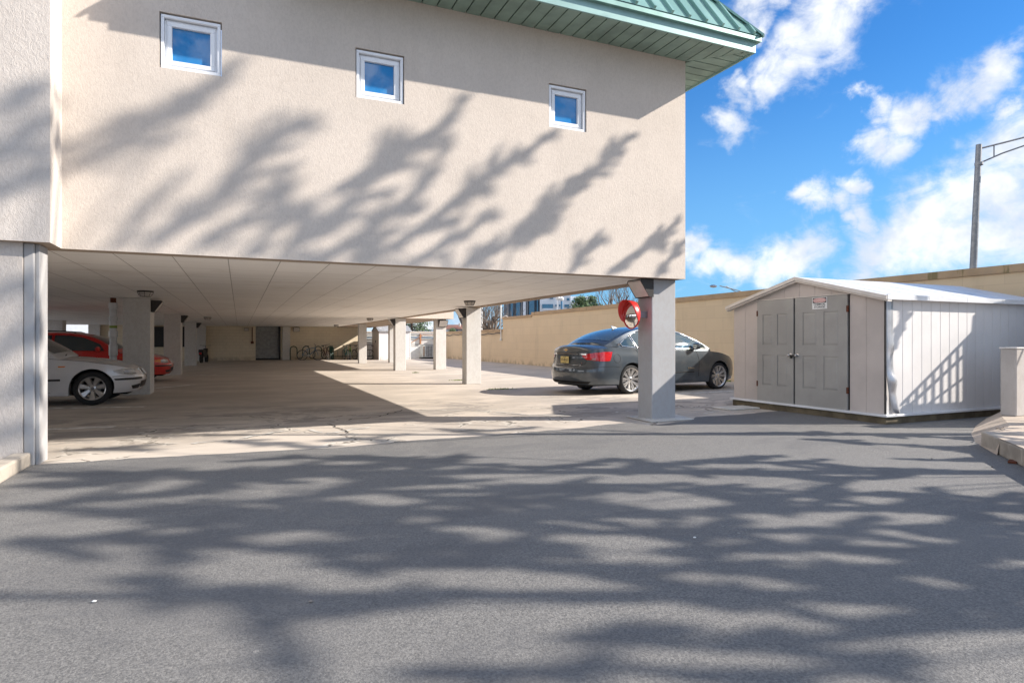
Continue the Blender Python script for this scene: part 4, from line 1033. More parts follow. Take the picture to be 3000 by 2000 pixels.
# --- grey sedan
PI_ = dict(W=1.855, wb=2.837, Rw=.328, Rr=.252, XR=-1.26, XF=3.85, paint='paint_grey', spokes='multi', ar=.75, af=1.15,
    wz=WZ, sh=[(-1.26, .93), (-1.1, .98), (-.6, 1.03), (0, 1.02), (1, .98), (2.2, .945), (2.9, .90), (3.4, .80), (3.7, .70), (3.85, .62)],
    deck=[(-1.26, .94), (-1.17, 1.06), (-.9, 1.10), (-.4, 1.12), (2.2, 1.03), (2.6, 1.01), (3.1, .94), (3.5, .83), (3.75, .71), (3.85, .63)],
    xr=[(.2, -1.14), (.32, -1.24), (.50, -1.26), (.60, -1.25), (.63, -1.20), (.80, -1.16), (.98, -1.17), (1.06, -1.21), (1.12, -1.19)],
    xf=[(.2, 3.74), (.35, 3.84), (.5, 3.85), (.65, 3.82), (.8, 3.70), (.95, 3.5)],
    taper=.20, arch=[(-.64, 1.07), (-.4, 1.195), (-.1, 1.325), (.2, 1.415), (.6, 1.472), (1.0, 1.482), (1.35, 1.46), (1.7, 1.38), (2.05, 1.25), (2.4, 1.10), (2.6, 1.01)],
    ws=(.67, .955), rw=(.06, .36), tum=.36,
    side_windows=[('quarter_window', [(-.26, 1.12), (-.12, 1.225), (.02, 1.30)], [(-.22, 1.07), (0, 1.045), (.12, 1.045)]),
                  ('rear_door_window', [(.06, 1.315), (.3, 1.395), (.6, 1.44), (.96, 1.456)], [(.17, 1.04), (.5, 1.03), (.96, 1.02)]),
                  ('front_door_window', [(1.03, 1.456), (1.3, 1.44), (1.6, 1.38), (1.9, 1.28), (2.2, 1.155), (2.36, 1.08)], [(1.04, 1.02), (1.5, 1.01), (2.42, 1.0)])],
    seams=[[(1.0, 1.0), (.98, .26)], [(2.02, .98), (2.1, .75), (2.08, .30)], [(.10, 1.02), (.30, .80), (.42, .55)], [(.42, .26), (2.08, .26)]],
    handles=[(1.18, .90), (.34, .92)], handlemat='chrome', mirror=(1.98, 1.06), seatx=1.5)
ang = R(31 - 23.5)
wpos = cw(2.84, 14.9); fwd = Vector((math.cos(ang), math.sin(ang), 0)); S1 = 1.065
left = Vector((-fwd.y, fwd.x, 0)); origin = wpos + left * (1.855 / 2 - .05) * S1
root, body, cabin, hit, patch, side_fn, seam_line, bvh = make_car('grey_sedan', 'dark grey sedan parked facing the tan wall beside the storage shed', 'car', PI_, origin, ang, S1)
rear_fn = lambda y_, z: ((-4, y_, z), (1, 0, 0))
def cyl_fn(sg):                            # a: angle in degrees from straight behind, wraps round the rear corner
    return lambda a_, z: ((-.45 - 2.2 * math.cos(R(a_)), sg * (.25 + 2.2 * math.sin(R(a_))), z), (math.cos(R(a_)), -sg * math.sin(R(a_)), 0))
for sg in (-1, 1):
    tl = patch('tail_light', 'tail_red', [(22, .865), (30, .895), (45, .925), (62, .945), (80, .945)], [(22, .85), (30, .775), (45, .755), (62, .74), (74, .75)], cyl_fn(sg), off=.010, n=24)
    patch('reversing_light', 'clear_lens', [(41, .80), (47, .81)], [(39, .765), (49, .765)], cyl_fn(sg), tl, off=.014, n=4, nv=3)
patch('chrome_strip', 'chrome', [(-.60, .905), (0, .925), (.60, .905)], [(-.60, .875), (0, .89), (.60, .875)], rear_fn, off=.012, n=20, nv=2)
seam_line([(-.66, .93), (-.60, .68), (-.45, .64), (.45, .64), (.60, .68), (.66, .93)], rear_fn, body)
seam_line([(-.80, 1.06), (-.66, .93)], rear_fn, body); 
seam_line([(-1.15, .60), (-.55, .63), (-.33, .60)], side_fn(-1), body); seam_line([(-1.15, .60), (-.55, .63), (-.33, .60)], side_fn(1), body)
seam_line([(-.55, .645), (-.2, .655), (.2, .655), (.55, .645)], rear_fn, body, .006, 'chrome', 'trunk_trim')
for sgn_, cen in ((-1, (-.58, .80)),):
    fp = []
    for k in range(25): fp.append(hit((cen[0] + .095 * math.cos(k / 24 * 2 * PI) + .14, -3, cen[1] + .095 * math.sin(k / 24 * 2 * PI)), (0, 1, 0), 0))
    MB().tube(fp, .0035, 5).build('fuel_flap', 'under', body)
seam_line([(.44, .47), (1.0, .455), (2.03, .455)], side_fn(-1), body, .012, 'under', 'lower_crease')
patch('rear_valance', 'under', [(-.72, .30), (0, .30), (.72, .30)], [(-.66, .25), (0, .25), (.66, .25)], rear_fn, off=.006, n=16, nv=2)
# plate
pc_ = hit((-4, .08, .765), (1, 0, 0), .02); px_ = pc_.x - .012
plate = MB().box(px_ - .004, px_, -.155, .155, .69, .84).build('licence_plate', 'plate_yellow', root, bevel=.002)
mtxp = lambda y_, z: frame_mtx((px_ - .0048, y_, z), (0, -1, 0), (0, 0, 1))
text_mesh('V76\u2666JES', .082, 'lettering', 'ink', plate, mtxp(0, .762), .0004, .0006, .80)
text_mesh('NEW JERSEY', .022, 'lettering', 'ink', plate, mtxp(0, .822), .0004); text_mesh('Garden State', .022, 'lettering', 'ink', plate, mtxp(0, .704), .0004)
# emblem (gold cross bar shape)
ec = hit((-4, .02, .99), (1, 0, 0), .0); ex = ec.x - .016
def bow(sc_, x_): return MB().prism([(x_, a_ * sc_, .985 + b_ * sc_) for a_, b_ in [(-.085, -.006), (-.03, -.006), (-.03, -.026), (.032, -.026), (.032, -.010), (.072, -.010), (.088, .012), (.03, .012), (.03, .028), (-.03, .028), (-.03, .012), (-.070, .012)]], (.006, 0, 0))
em = bow(1.12, ex).build('emblem', 'chrome', root); bow(.92, ex - .002).build('emblem_fill', 'gold', em)
tp = hit((-4, -.52, .70), (1, 0, 0), .006); text_mesh('LS', .045, 'badge', 'chrome', root, frame_mtx((tp.x - .002, -.52, .70), (0, -1, 0), (0, 0, 1)), .002, .001)
tp = hit((1.86, -3, .545), (0, 1, 0), .004); text_mesh('IMPALA', .05, 'badge', 'chrome', root, frame_mtx((1.82, tp.y - .003, .545), (1, 0, 0), (0, 0, 1)), .002, .001, 1.25)
tp = hit((-.30, -3, 1.10), (0, 1, 0), .004)
MB().prism([(-.33, tp.y - .004, 1.09), (-.29, tp.y - .004, 1.085), (-.26, tp.y - .004, 1.095), (-.28, tp.y - .004, 1.13), (-.32, tp.y - .004, 1.125)], (0, .006, 0)).build('emblem', 'chrome', root)
tp = Vector((.28, 0, smooth_interp(PI_['arch'], .28) + .045))
MB().add([(tp.x - .13, 0, tp.z + .075), (tp.x - .09, -.02, tp.z - .01), (tp.x - .09, .02, tp.z - .01), (tp.x + .14, 0, tp.z - .005), (tp.x + .10, -.03, tp.z - .01), (tp.x + .10, .03, tp.z - .01), (tp.x - .14, 0, tp.z + .06)], [(0, 1, 4, 3), (0, 3, 5, 2), (6, 1, 0), (6, 0, 2), (6, 2, 1)]).build('roof_antenna', 'paint_grey', root, smooth=50)
for sg in (-1, 1):
    patch('headlight', 'clear_lens', [(3.30, .80), (3.55, .755), (3.72, .70)], [(3.42, .70), (3.6, .66), (3.74, .63)], side_fn(sg), off=.006, n=8, nv=4)

# --- silver sedan (front half visible)
E_sh = [(-.975, .86), (-.7, .93), (0, .93), (1.5, .90), (2.1, .86), (2.7, .805), (3.1, .74), (3.35, .675), (3.495, .60)]
E_dk = [(-.975, .88), (-.9, 1.0), (-.4, 1.03), (2.0, .93), (2.3, .905), (2.8, .85), (3.15, .79), (3.38, .72), (3.495, .62)]
PB = dict(W=1.74, wb=2.725, Rw=.315, Rr=.213, XR=-.975, XF=3.495, paint='paint_silver', spokes='seven', ar=.55, af=.66, sill=.19,
    wz=[(.18, .95), (.3, .975), (.5, .995), (.62, 1.0), (.75, .975), (.9, .945), (1.0, .93)], sh=E_sh, deck=E_dk,
    xr=[(.2, -.90), (.4, -.97), (.55, -.97), (.6, -.92), (.95, -.88)], xf=[(.19, 3.38), (.3, 3.46), (.45, 3.495), (.55, 3.49), (.58, 3.45), (.72, 3.42), (.85, 3.3)],
    arch=[(-.55, 1.0), (-.2, 1.20), (.2, 1.34), (.6, 1.39), (1.0, 1.395), (1.3, 1.36), (1.6, 1.25), (1.9, 1.08), (2.22, .86)],
    ws=(.72, .95), rw=(.05, .30), tum=.34,
    side_windows=[('rear_door_window', [(-.05, 1.16), (.2, 1.27), (.55, 1.315)], [(.05, .95), (.3, .94), (.56, .935)]), ('front_door_window', [(.63, 1.32), (.95, 1.32), (1.3, 1.27), (1.7, 1.10)], [(.63, .935), (1.2, .925), (1.82, .92)])],
    seams=[[(.6, .92), (.6, .25)], [(1.93, .90), (1.98, .6), (1.93, .28)]], handles=[(.75, .78), (-.1, .80)], handlemat='paint_silver', mirror=(1.68, .97), seatx=1.05, rimr=.007, trimmat='black')
wc = cw(-8.22, 12.27); S2 = 1.05
orig = Vector((wc.x - 2.725 * S2, wc.y + (1.74 / 2 - .05) * S2, 0))
def euro_front(root, hit, patch, side_fn, seam_line, body, amber):
    fcyl = lambda sg: (lambda a_, z: ((2.75 + 2.2 * math.cos(R(a_)), sg * (.15 + 2.2 * math.sin(R(a_))), z), (-math.cos(R(a_)), -sg * math.sin(R(a_)), 0)))
    ff = lambda y_, z: ((6, y_, z), (-1, 0, 0))
    for sg in (-1, 1):
        hl = patch('headlight', 'clear_lens', [(28, .655), (40, .675), (54, .67), (66, .64)], [(27, .56), (40, .545), (54, .56), (65, .61)], fcyl(sg), off=.012, n=16)
        patch('reflector', 'steel', [(29, .645), (40, .665), (52, .655)], [(28, .57), (40, .555), (52, .575)], fcyl(sg), hl, off=.005, n=12)
        if amber: patch('turn_signal', 'amber', [(52, .668), (68, .63)], [(52, .56), (66, .60)], fcyl(sg), hl, off=.016, n=8)
        kd = patch('grille', 'black', [(.06, .655), (.14, .665), (.26, .655)], [(.08, .54), (.14, .53), (.24, .54)], (lambda s_: (lambda y_, z: ((6, s_ * y_, z), (-1, 0, 0))))(sg), off=.006, n=8, rim=(.009, 'grille_frame', 'chrome'))
        patch('bumper_strip', 'black', [(14, .50), (50, .50), (72, .485)], [(14, .455), (50, .455), (70, .46)], fcyl(sg), off=.010, n=16, nv=2)
        patch('fog_grille', 'black', [(18, .37), (40, .345)], [(20, .28), (36, .28)], fcyl(sg), off=.006, n=8, nv=3)
        patch('side_strip', 'black', [(.42, .50), (1.9, .50)], [(.42, .465), (1.9, .465)], side_fn(sg), off=.010, n=20, nv=2)
        patch('side_strip', 'black', [(1.98, .50), (2.24, .50)], [(1.98, .465), (2.24, .465)], side_fn(sg), off=.010, n=5, nv=2)
        patch('side_marker', 'amber', [(2.20, .735), (2.32, .735)], [(2.21, .715), (2.30, .715)], side_fn(sg), off=.008, n=4, nv=2)
        for s_ in (sg,):
            c_ = hit((6, s_ * .5, .66), (-1, 0, 0), .0)
    seam_line([(3.05, .53), (3.2, .535), (3.4, .53)], side_fn(-1), body); seam_line([(.44, .25), (2.26, .25)], side_fn(-1), body, .004)
    seam_line([(2.0, .875), (2.6, .82), (3.1, .74)], side_fn(-1), body, .0035)
    patch('lower_grille', 'black', [(-.36, .42), (.36, .42)], [(-.36, .30), (.36, .30)], ff, off=.006, n=10, nv=3)
rt, body2, cab2, hit2, patch2, sf2, sl2, _ = make_car('silver_sedan', 'silver sedan with seven spoke wheels parked in the shaded garage at the left', 'car', PB, orig, 0.0, S2)
euro_front(rt, hit2, patch2, sf2, sl2, body2, False)
MB().add([(1.93, -.52, 1.06), (2.08, -.52, .985), (2.10, -.22, 1.0), (1.95, -.22, 1.075)], [(0, 1, 2, 3)]).build('dashboard_paper', 'paper', rt, fix=False)
MB().tube([(2.26, -.55, .93), (2.2, -.1, .97), (2.14, .2, 1.02)], .010, 6).build('wiper', 'black', rt)
# --- red wagon
PR = dict(PB); PR.update(paint='paint_red', XR=-1.0, arch=[(-1.0, .95), (-.88, 1.18), (-.7, 1.33), (-.3, 1.40), (.3, 1.425), (.9, 1.42), (1.3, 1.37), (1.6, 1.26), (1.9, 1.08), (2.22, .86)], rw=(.03, .12), ws=(.76, .96),
    side_windows=[('cargo_window', [(-.72, 1.26), (-.45, 1.315), (-.12, 1.335)], [(-.78, .97), (-.4, .96), (-.10, .955)]), ('rear_door_window', [(-.04, 1.34), (.25, 1.35), (.55, 1.35)], [(.0, .95), (.3, .945), (.56, .94)]), ('front_door_window', [(.63, 1.35), (.95, 1.345), (1.3, 1.29), (1.7, 1.11)], [(.63, .94), (1.2, .93), (1.82, .92)])], handlemat='paint_red')
NY = 22.0; noseX = on_y(500, 1000, NY).x
rt3, body3, cab3, hit3, patch3, sf3, sl3, _ = make_car('red_wagon', 'red station wagon parked behind the silver sedan and the first shaded column', 'car', PR, (noseX - 3.495 * S2, NY + .87 * S2, 0), 0.0, S2)
euro_front(rt3, hit3, patch3, sf3, sl3, body3, True)
for sg in (-1, 1): MB().tube([(-.75, sg * .55, 1.44), (-.65, sg * .55, 1.475), (.3, sg * .56, 1.50), (1.0, sg * .55, 1.47), (1.1, sg * .55, 1.44)], .014, 6).build('roof_rail', 'black', rt3, smooth=60)

# ------------------------------------------------------------------ bicycles and racks
def make_bike(label, m, loc, rz_, lean=0.0, group='bicycles by the rack'):
    t = thing('bicycle', label, 'bicycle', loc, rz_, group); t.rotation_euler = (lean, 0, rz_)
    r = .34
    for x in (0, 1.03):
        w_ = MB().tube([(x + r * math.cos(a * PI / 14), 0, r + .0 + r * math.sin(a * PI / 14)) for a in range(28)], .024, 6, closed=True)
        wh = w_.build('wheel', 'tyre', t, smooth=60)
        rmq = MB().tube([(x + (r - .035) * math.cos(a * PI / 14), 0, r + (r - .035) * math.sin(a * PI / 14)) for a in range(28)], .010, 5, closed=True)
        for k in range(12):
            a = k * PI / 6; rmq.tube([(x, 0, r), (x + (r - .035) * math.cos(a), 0, r + (r - .035) * math.sin(a))], .003, 3)
        rmq.tube([(x, -.04, r), (x, .04, r)], .025, 8); rmq.build('rim', 'alloy', wh)
    bb, st_, hd, hu = (.42, 0, .30), (.30, 0, .80), (.86, 0, .72), (.83, 0, .88)
    f = MB().tube([bb, st_], .018, 6).tube([bb, hd], .022, 6).tube([(.32, 0, .74), hu], .02, 6).tube([hd, hu], .02, 6)
    for s_ in (-1, 1): f.tube([(0, s_ * .05, r), (.42, s_ * .02, .30)], .011, 5).tube([(0, s_ * .05, r), (.31, s_ * .02, .76)], .010, 5)
    f.build('frame', m, t)
    fk = MB()
    for s_ in (-1, 1): fk.tube([(1.03, s_ * .05, r), (.92, s_ * .05, .62), (.87, s_ * .02, .70)], .014, 6)
    fk.build('fork', m, t)
    MB().tube([hu, (.80, 0, 1.0), (.84, 0, 1.02), (.84, .12, 1.03), (.78, .30, 1.04)], .013, 6).tube([(.84, 0, 1.02), (.84, -.12, 1.03), (.78, -.30, 1.04)], .013, 6).build('handlebar', 'black', t)
    MB().tube([st_, (.27, 0, .92)], .013, 6).build('seat_post', 'steel', t)
    MB().prism([(.14, -.07, .92), (.20, -.075, .93), (.42, -.02, .93), (.42, .02, .93), (.20, .075, .93), (.14, .07, .92)], (0, 0, .05)).build('saddle', 'black', t, bevel=.012)
    MB().lathe([(.0, -.05), (.09, -.05), (.09, -.045), (0, -.045)], 14, Matrix.Translation(bb), 'y').tube([(.42, -.07, .30), (.52, -.08, .16)], .01, 5).tube([(.42, .07, .30), (.32, .08, .44)], .01, 5).build('crank', 'steel', t)
    return t
YB = 44.55
def bx2(px, Y=YB): return on_y(px, 1000, Y).x
rk = thing('bicycle_rack', 'dark green wave shaped bicycle rack against the shaded back wall', 'bicycle rack', (bx2(851), 44.8, 0))
pts = []
for k in range(4):
    c0 = .22 + k * .80
    pts += [(c0 - .22, 0, .0 if k == 0 else .25), (c0 - .22, 0, .70)] + [(c0 - .22 * math.cos(a * PI / 8), 0, .70 + .22 * math.sin(a * PI / 8)) for a in range(1, 8)] + [(c0 + .22, 0, .70), (c0 + .22, 0, .25 if k < 3 else 0)]
    if k < 3: pts += [(c0 + .40 - .18 * math.cos(a * PI / 6), 0, .25 - .16 * math.sin(a * PI / 6)) for a in range(1, 6)]
MB().tube(pts, .032, 8).build('rack_tube', 'green_paint', rk, smooth=60)
rk2 = thing('bicycle_rack', 'long dark green rack on the sunlit side with short upright loops', 'bicycle rack', (bx2(966), 44.3, 0))
mb = MB().tube([(0, 0, .22), (3.2, 0, .22)], .03, 6)
for x in (0, .12): mb.tube([(x, -.25, 0), (x, -.25, .82), (x, 0, .95), (x, .25, .82), (x, .25, 0)], .035, 6)
for i in range(8): mb.tube([(.5 + i * .36, 0, .22), (.5 + i * .36, 0, .62)], .012, 5)
mb.build('rack_tube', 'green_paint', rk2, smooth=60)
make_bike('blue bicycle leaning low against the wave shaped rack', 'blue', (bx2(884), 44.3, 0), R(-12), R(-14))
make_bike('maroon bicycle seen end-on between the two racks', 'brown', (bx2(950), 44.6, 0), R(-78), R(10))
make_bike('teal bicycle facing forward in the sunlight, left of the green one', 'teal', (bx2(1008), 44.5, 0), R(-82), R(5))
make_bike('lime green bicycle beside the teal bicycle in the sunlight', 'lime', (bx2(1022), 44.5, 0), R(-95), R(-4))
make_bike('dark bicycle half hidden by the sunlit column near the racks', 'dark_metal', (bx2(1040), 44.5, 0), R(-70), R(6))
make_bike('dark bicycle against the end of the small white shed', 'grey', (bx2(1080), 44.3, 0), R(-5), R(-4))

# ------------------------------------------------------------------ street lamps
lp_ = thing('street_light', 'tall grey street light pole with truss arm behind the tan wall', 'street light', at_d(2838, 1000, 30).xy.to_3d())
base = at_d(2838, 1000, 30); top = at_d(2868, 424, 30); hgt = top.z; dx = (top - base); dx.z = 0
Rgt = Vector((CT, -ST, 0))
MB().tube([(0, 0, 0), tuple(dx * .5 + Vector((0, 0, hgt * .5))), tuple(dx + Vector((0, 0, hgt)))], [.17, .15, .125], 14).build('pole', 'galv', lp_, smooth=60)
T0 = dx + Vector((0, 0, hgt)); am = MB()
e1 = T0 + Rgt * 4.5 + Vector((0, 0, .95)); e2 = T0 + Rgt * 4.6 + Vector((0, 0, .80))
am.tube([T0 + Vector((0, 0, -.2)), T0 + Rgt * 1.2 + Vector((0, 0, .10)), e1], .04, 8).tube([T0 + Vector((0, 0, -.9)), T0 + Rgt * 1.1 + Vector((0, 0, -.42)), e2], .035, 8).tube([T0 + Rgt * .72 + Vector((0, 0, -.02)), T0 + Rgt * .72 + Vector((0, 0, -.56))], .03, 6)
am.build('arm', 'galv', lp_, smooth=60)
MB().lathe([(.13, -.99), (.18, -.98), (.18, -.86), (.13, -.85)], 14, Matrix.Translation(T0)).build('clamp', 'galv', lp_)
MB().lathe([(0, -.12), (.16, -.08), (.2, 0), (.12, .08), (0, .1)], 14, Matrix.Translation(e1 + Rgt * .2) @ Matrix.Diagonal((1.8, 1, .8, 1))).build('lamp_head', 'galv', lp_, smooth=60)
l2 = thing('street_light', 'distant cobra head street light showing above the tan wall left of the shed', 'street light', at_d(2215, 1000, 60).xy.to_3d())
hd_ = at_d(2090, 838, 60) - l2.location; j = at_d(2170, 853, 60) - l2.location
MB().tube([(0, 0, 0), (0, 0, j.z - 1.2)], .12, 8).build('pole', 'galv', l2)
MB().tube([(0, 0, j.z - 1.3), tuple(j), tuple(hd_ + Rgt * .6 + Vector((0, 0, .03)))], .05, 6).tube([(0, 0, j.z - 1.8), tuple(j + Vector((0, 0, -.35))), tuple(hd_ + Rgt * 1.2)], .035, 6).build('arm', 'galv', l2)
MB().lathe([(0, -.18), (.2, -.12), (.28, 0), (.16, .12), (0, .15)], 14, Matrix.Translation(hd_) @ Matrix.Diagonal((1.5, 1, .9, 1))).build('lamp_head', 'steel', l2, smooth=60)
wpst = thing('white_pole', 'thin white pole rising behind the low tan wall by the second column', 'pole', at_d(1411, 1000, 50).xy.to_3d())
MB().tube([(0, 0, 0), (0, 0, 8)], .07, 8).build('shaft', 'white', wpst)
for i, (px, ptop) in enumerate([(1634, 880), (1645, 882)]):
    o = thing('lamp_post', ['white lamp post in front of the far white apartments', 'blue lamp post beside the white one by the far apartments'][i], 'lamp post', at_d(px, 1000, 80).xy.to_3d())
    z = CH + (1000 - ptop) * 80 / F_PX
    MB().tube([(0, 0, 0), (0, 0, z)], .13, 8).build('post', ['white', 'blue'][i], o); MB().lathe([(0, 0), (.25, .1), (.3, .4), (0, .6)], 10, Matrix.Translation((0, 0, z))).build('globe', 'white', o, smooth=60)

# ------------------------------------------------------------------ far buildings
M['far_white'] = simple('far_render', (.62, .66, .70), .8, var=.03); M['far_blue'] = simple('far_cladding', (.16, .24, .33), .5, var=.3, scale=.5)
M['far_glass'] = simple('far_glass', (.05, .16, .26), .15); M['brown_roof'] = simple('brown_roof', (.22, .10, .07), .9, var=.15)
def far_face(origin, d, rects, mb, dep=.05):   # rects in photo pixels at depth d
    for (x0, y0, x1, y1) in rects:
        a = at_d(x0, y1, d); b = at_d(x1, y0, d); n = Vector((-ST, -CT, 0)) * dep
        mb.prism([a, Vector((b.x, b.y, a.z)), b, Vector((a.x, a.y, b.z))], n)
def far_box(name, m, x0, x1, ytop, d, par, dep=12):
    a = at_d(x0, 1000, d); b = at_d(x1, 1000, d); z = CH + (1000 - ytop) * d / F_PX; n = Vector((ST, CT, 0)) * dep
    o = MB().prism([(a.x, a.y, 0), (b.x, b.y, 0), (b.x, b.y, z), (a.x, a.y, z)], n).build(name, m, par); o.matrix_parent_inverse = Matrix.Translation(-par.location); return o
def far_part(name, m, d, rects, par, dep=.3):
    mb = MB(); far_face(None, d, rects, mb, dep); o = mb.build(name, m, par); o.matrix_parent_inverse = Matrix.Translation(-par.location); return o
FA = thing('white_apartments', 'far white apartment building with blue glass balconies above the tan wall', 'building', at_d(1630, 1000, 120).xy.to_3d())
far_box('wall', 'far_white', 1582, 1672, 780, 120, FA)
far_part('balcony', 'far_glass', 119.8, [(1588, 891, 1620, 903)], FA); far_part('balcony_front', 'far_white', 119.5, [(1590, 904, 1620, 908)], FA, .6)
for r_ in [(1627, 892, 1641, 898), (1653, 892, 1667, 899), (1660, 873, 1668, 881), (1661, 901, 1667, 905), (1610, 870, 1620, 876)]: far_part('window', 'far_glass', 119.8, [r_], FA)
FG = thing('glass_tower', 'far grey blue clad apartment tower with vertical bays above the tan wall', 'building', at_d(1525, 1000, 122).xy.to_3d())
far_box('wall', 'far_blue', 1476, 1581, 780, 122, FG)
bays = [(1496, 1503), (1512, 1524), (1532, 1540), (1550, 1565), (1572, 1576)]
for a, b in bays: far_part('bay', 'far_white' if a in (1532,) else 'far_glass', 121.6, [(a, 800, b, 960)], FG, .8)
far_part('pilaster', M['galv'], 121.7, [(1484, 800, 1490, 960), (1526, 800, 1530, 960), (1542, 800, 1547, 960)], FG, .6)
FT = thing('stepped_apartments', 'far white terraced apartments behind the dark evergreen', 'building', at_d(1700, 1000, 125).xy.to_3d())
far_box('wall', 'far_white', 1673, 1735, 868, 125, FT); far_part('balcony', 'far_glass', 124.8, [(1674, 880, 1692, 884)], FT)
FH = thing('brown_roof_house', 'distant house with brown hipped roof above the low tan wall', 'house', at_d(1345, 1000, 90).xy.to_3d())
far_box('wall', M['far_white'], 1306, 1392, 963, 90, FH, 8); 
a = at_d(1302, 963, 89); b = at_d(1396, 963, 89); c_ = at_d(1386, 951, 93); d_ = at_d(1312, 951, 93); e_ = at_d(1302, 963, 97); f_ = at_d(1396, 963, 97)
o = MB().add([a, b, c_, d_, e_, f_], [(0, 1, 2, 3), (3, 2, 5, 4), (0, 3, 4), (1, 5, 2)]).build('roof', 'brown_roof', FH); o.matrix_parent_inverse = Matrix.Translation(-FH.location)
far_part('window', 'far_glass', 89.8, [(1332, 966, 1342, 971), (1352, 966, 1360, 971)], FH)
far_part('chimney', M['stucco'], 90, [(1345, 947, 1349, 957)], FH, .8)
FW = thing('pale_distant_house', 'tiny pale distant house between the pine and the rear column', 'house', at_d(1255, 1000, 110).xy.to_3d())
far_box('wall', M['far_white'], 1240, 1270, 964, 110, FW, 8); far_part('window', 'far_glass', 109.8, [(1250, 966, 1256, 970)], FW)
# outside of the garage at far left
LH = thing('neighbour_building', 'pale blue building seen past the open left side of the garage', 'building', (-22, 52, 0))
o = MB().box(-40, -9.5, 52, 60, 0, 9).build('wall', 'far_white', LH); o.matrix_parent_inverse = Matrix.Translation(-LH.location)
o = MB().box(-15.0, -13.6, 51.8, 51.99, 1.2, 2.6).box(-12.4, -11.2, 51.8, 51.99, 1.0, 2.6).build('window', 'far_glass', LH); o.matrix_parent_inverse = Matrix.Translation(-LH.location)
BX = thing('dark_partition', 'dark window panel between the shaded columns at the back of the garage', 'partition', (-4, 45.5, 0))
o = MB().box(-5.6, -3.1, 45.4, 45.5, .9, 2.2).build('panel', 'black', BX); o.matrix_parent_inverse = Matrix.Translation(-BX.location)
o = MB().box(-7.8, -5.6, 45.42, 45.6, 0, 2.4).box(-5.6, -2.5, 45.51, 45.6, 0, 2.4).build('wall', 'back_wall', BX); o.matrix_parent_inverse = Matrix.Translation(-BX.location)
mc = thing('motor_scooter', 'dark scooter parked in shade behind the far shaded column', 'scooter', (on_y(590, 1000, 41).x, 41, 0), R(80))
MB().tube([(.24 * math.cos(a * PI / 8), 0, .24 + .24 * math.sin(a * PI / 8)) for a in range(16)], .06, 8, closed=True).build('wheel', 'tyre', mc, smooth=60); MB().tube([(1.25 + .24 * math.cos(a * PI / 8), 0, .24 + .24 * math.sin(a * PI / 8)) for a in range(16)], .06, 8, closed=True).build('wheel', 'tyre', mc, smooth=60)
MB().prism([(-.1, -.13, .4), (.5, -.13, .35), (.9, -.13, .3), (1.1, -.13, .8), (1.0, -.13, .85), (.8, -.13, .45), (.55, -.13, .75), (-.2, -.13, .78)], (0, .26, 0)).build('body', 'black', mc, bevel=.04)
MB().tube([(1.22, 0, .3), (1.0, 0, 1.0), (.95, -.3, 1.02)], .02, 6).tube([(1.0, 0, 1.0), (.95, .3, 1.02)], .02, 6).build('handlebar', 'steel', mc); MB().box(-.24, -.18, -.06, .06, .5, .6).build('tail_light', 'tail_red', mc)

# ------------------------------------------------------------------ trees
def branch(mb, p, d, L, r, depth, rng, spread=.55, n=5, tips=None, up=.15):
    pts = [p]; q = p.copy(); dd = d.copy(); rs = [r]
    seg = 4 if depth > 1 else 3
    for i in range(seg):
        dd = (dd + Vector((rng.uniform(-.18, .18), rng.uniform(-.18, .18), rng.uniform(-.08, .12) + up * .3))).normalized()
        q = q + dd * (L / seg); pts.append(q.copy()); rs.append(r * (1 - .45 * (i + 1) / seg))
    mb.tube(pts, rs, n if depth > 1 else 3, caps=False)
    if tips is not None and depth <= 1: tips.append((q.copy(), dd.copy()))
    if depth <= 0: return
    k = rng.choice((2, 3, 3)) if depth > 1 else 3
    for j in range(k):
        i = rng.randint(2, seg); base_ = pts[i]
        ax_ = Vector((rng.gauss(0, 1), rng.gauss(0, 1), rng.gauss(0, .5))).normalized(); nd = (dd + ax_ * spread * rng.uniform(.7, 1.3) + Vector((0, 0, up))).normalized()
        branch(mb, base_, nd, L * rng.uniform(.58, .8), rs[i] * .62, depth - 1, rng, spread, max(3, n - 1), tips, up)
def bare_tree(px, d, h, label, seed, r=.2, depth=6, spread=.6, z0=0.0, up=.12, prim=4):
    rng = random.Random(seed); p = at_d(px, 1000, d); t = thing('bare_tree', label, 'tree', (p.x, p.y, 0), 0, 'bare trees behind the wall')
    tr = MB().tube([(0, 0, 0), (rng.uniform(-.1, .1), 0, h * .15), (rng.uniform(-.2, .2), 0, h * .28)], [r * 1.2, r, r * .85], 8); tr.build('trunk', 'bark', t, smooth=60)
    cr = MB()
    for k in range(prim):
        a = k * 2 * PI / prim + rng.random(); branch(cr, Vector((0, 0, h * (.22 + .02 * k))), Vector((math.cos(a) * .5, math.sin(a) * .5, .9)).normalized(), h * .26, r * .55, depth, rng, spread, 6, None, up)
    cr.build('crown', 'twig', t, fix=False); return t
bare_tree(1368, 62, 8.5, 'bare tree leaning over the brown roofed house', 3, .34, 6)
bare_tree(1446, 48, 5.6, 'dense bushy bare tree right of the second column', 5, .24, 7, .85, prim=7)
bare_tree(1428, 55, 5.9, 'thicker bare bush just behind the white pole', 15, .26, 7, .85, prim=8)
bare_tree(1800, 50, 7.5, 'bare tree behind the red hooded mirror', 8, .34, 7, .5)
bare_tree(1850, 55, 8.0, 'bare tree partly hidden by the front column', 9, .36, 6, .5)
bare_tree(1500, 105, 9, 'faint bare tree in front of the glass tower', 12, .2, 5, .6)
bare_tree(1548, 100, 7, 'faint bare shrubby tree left of the white apartments', 13, .15, 5, .7)
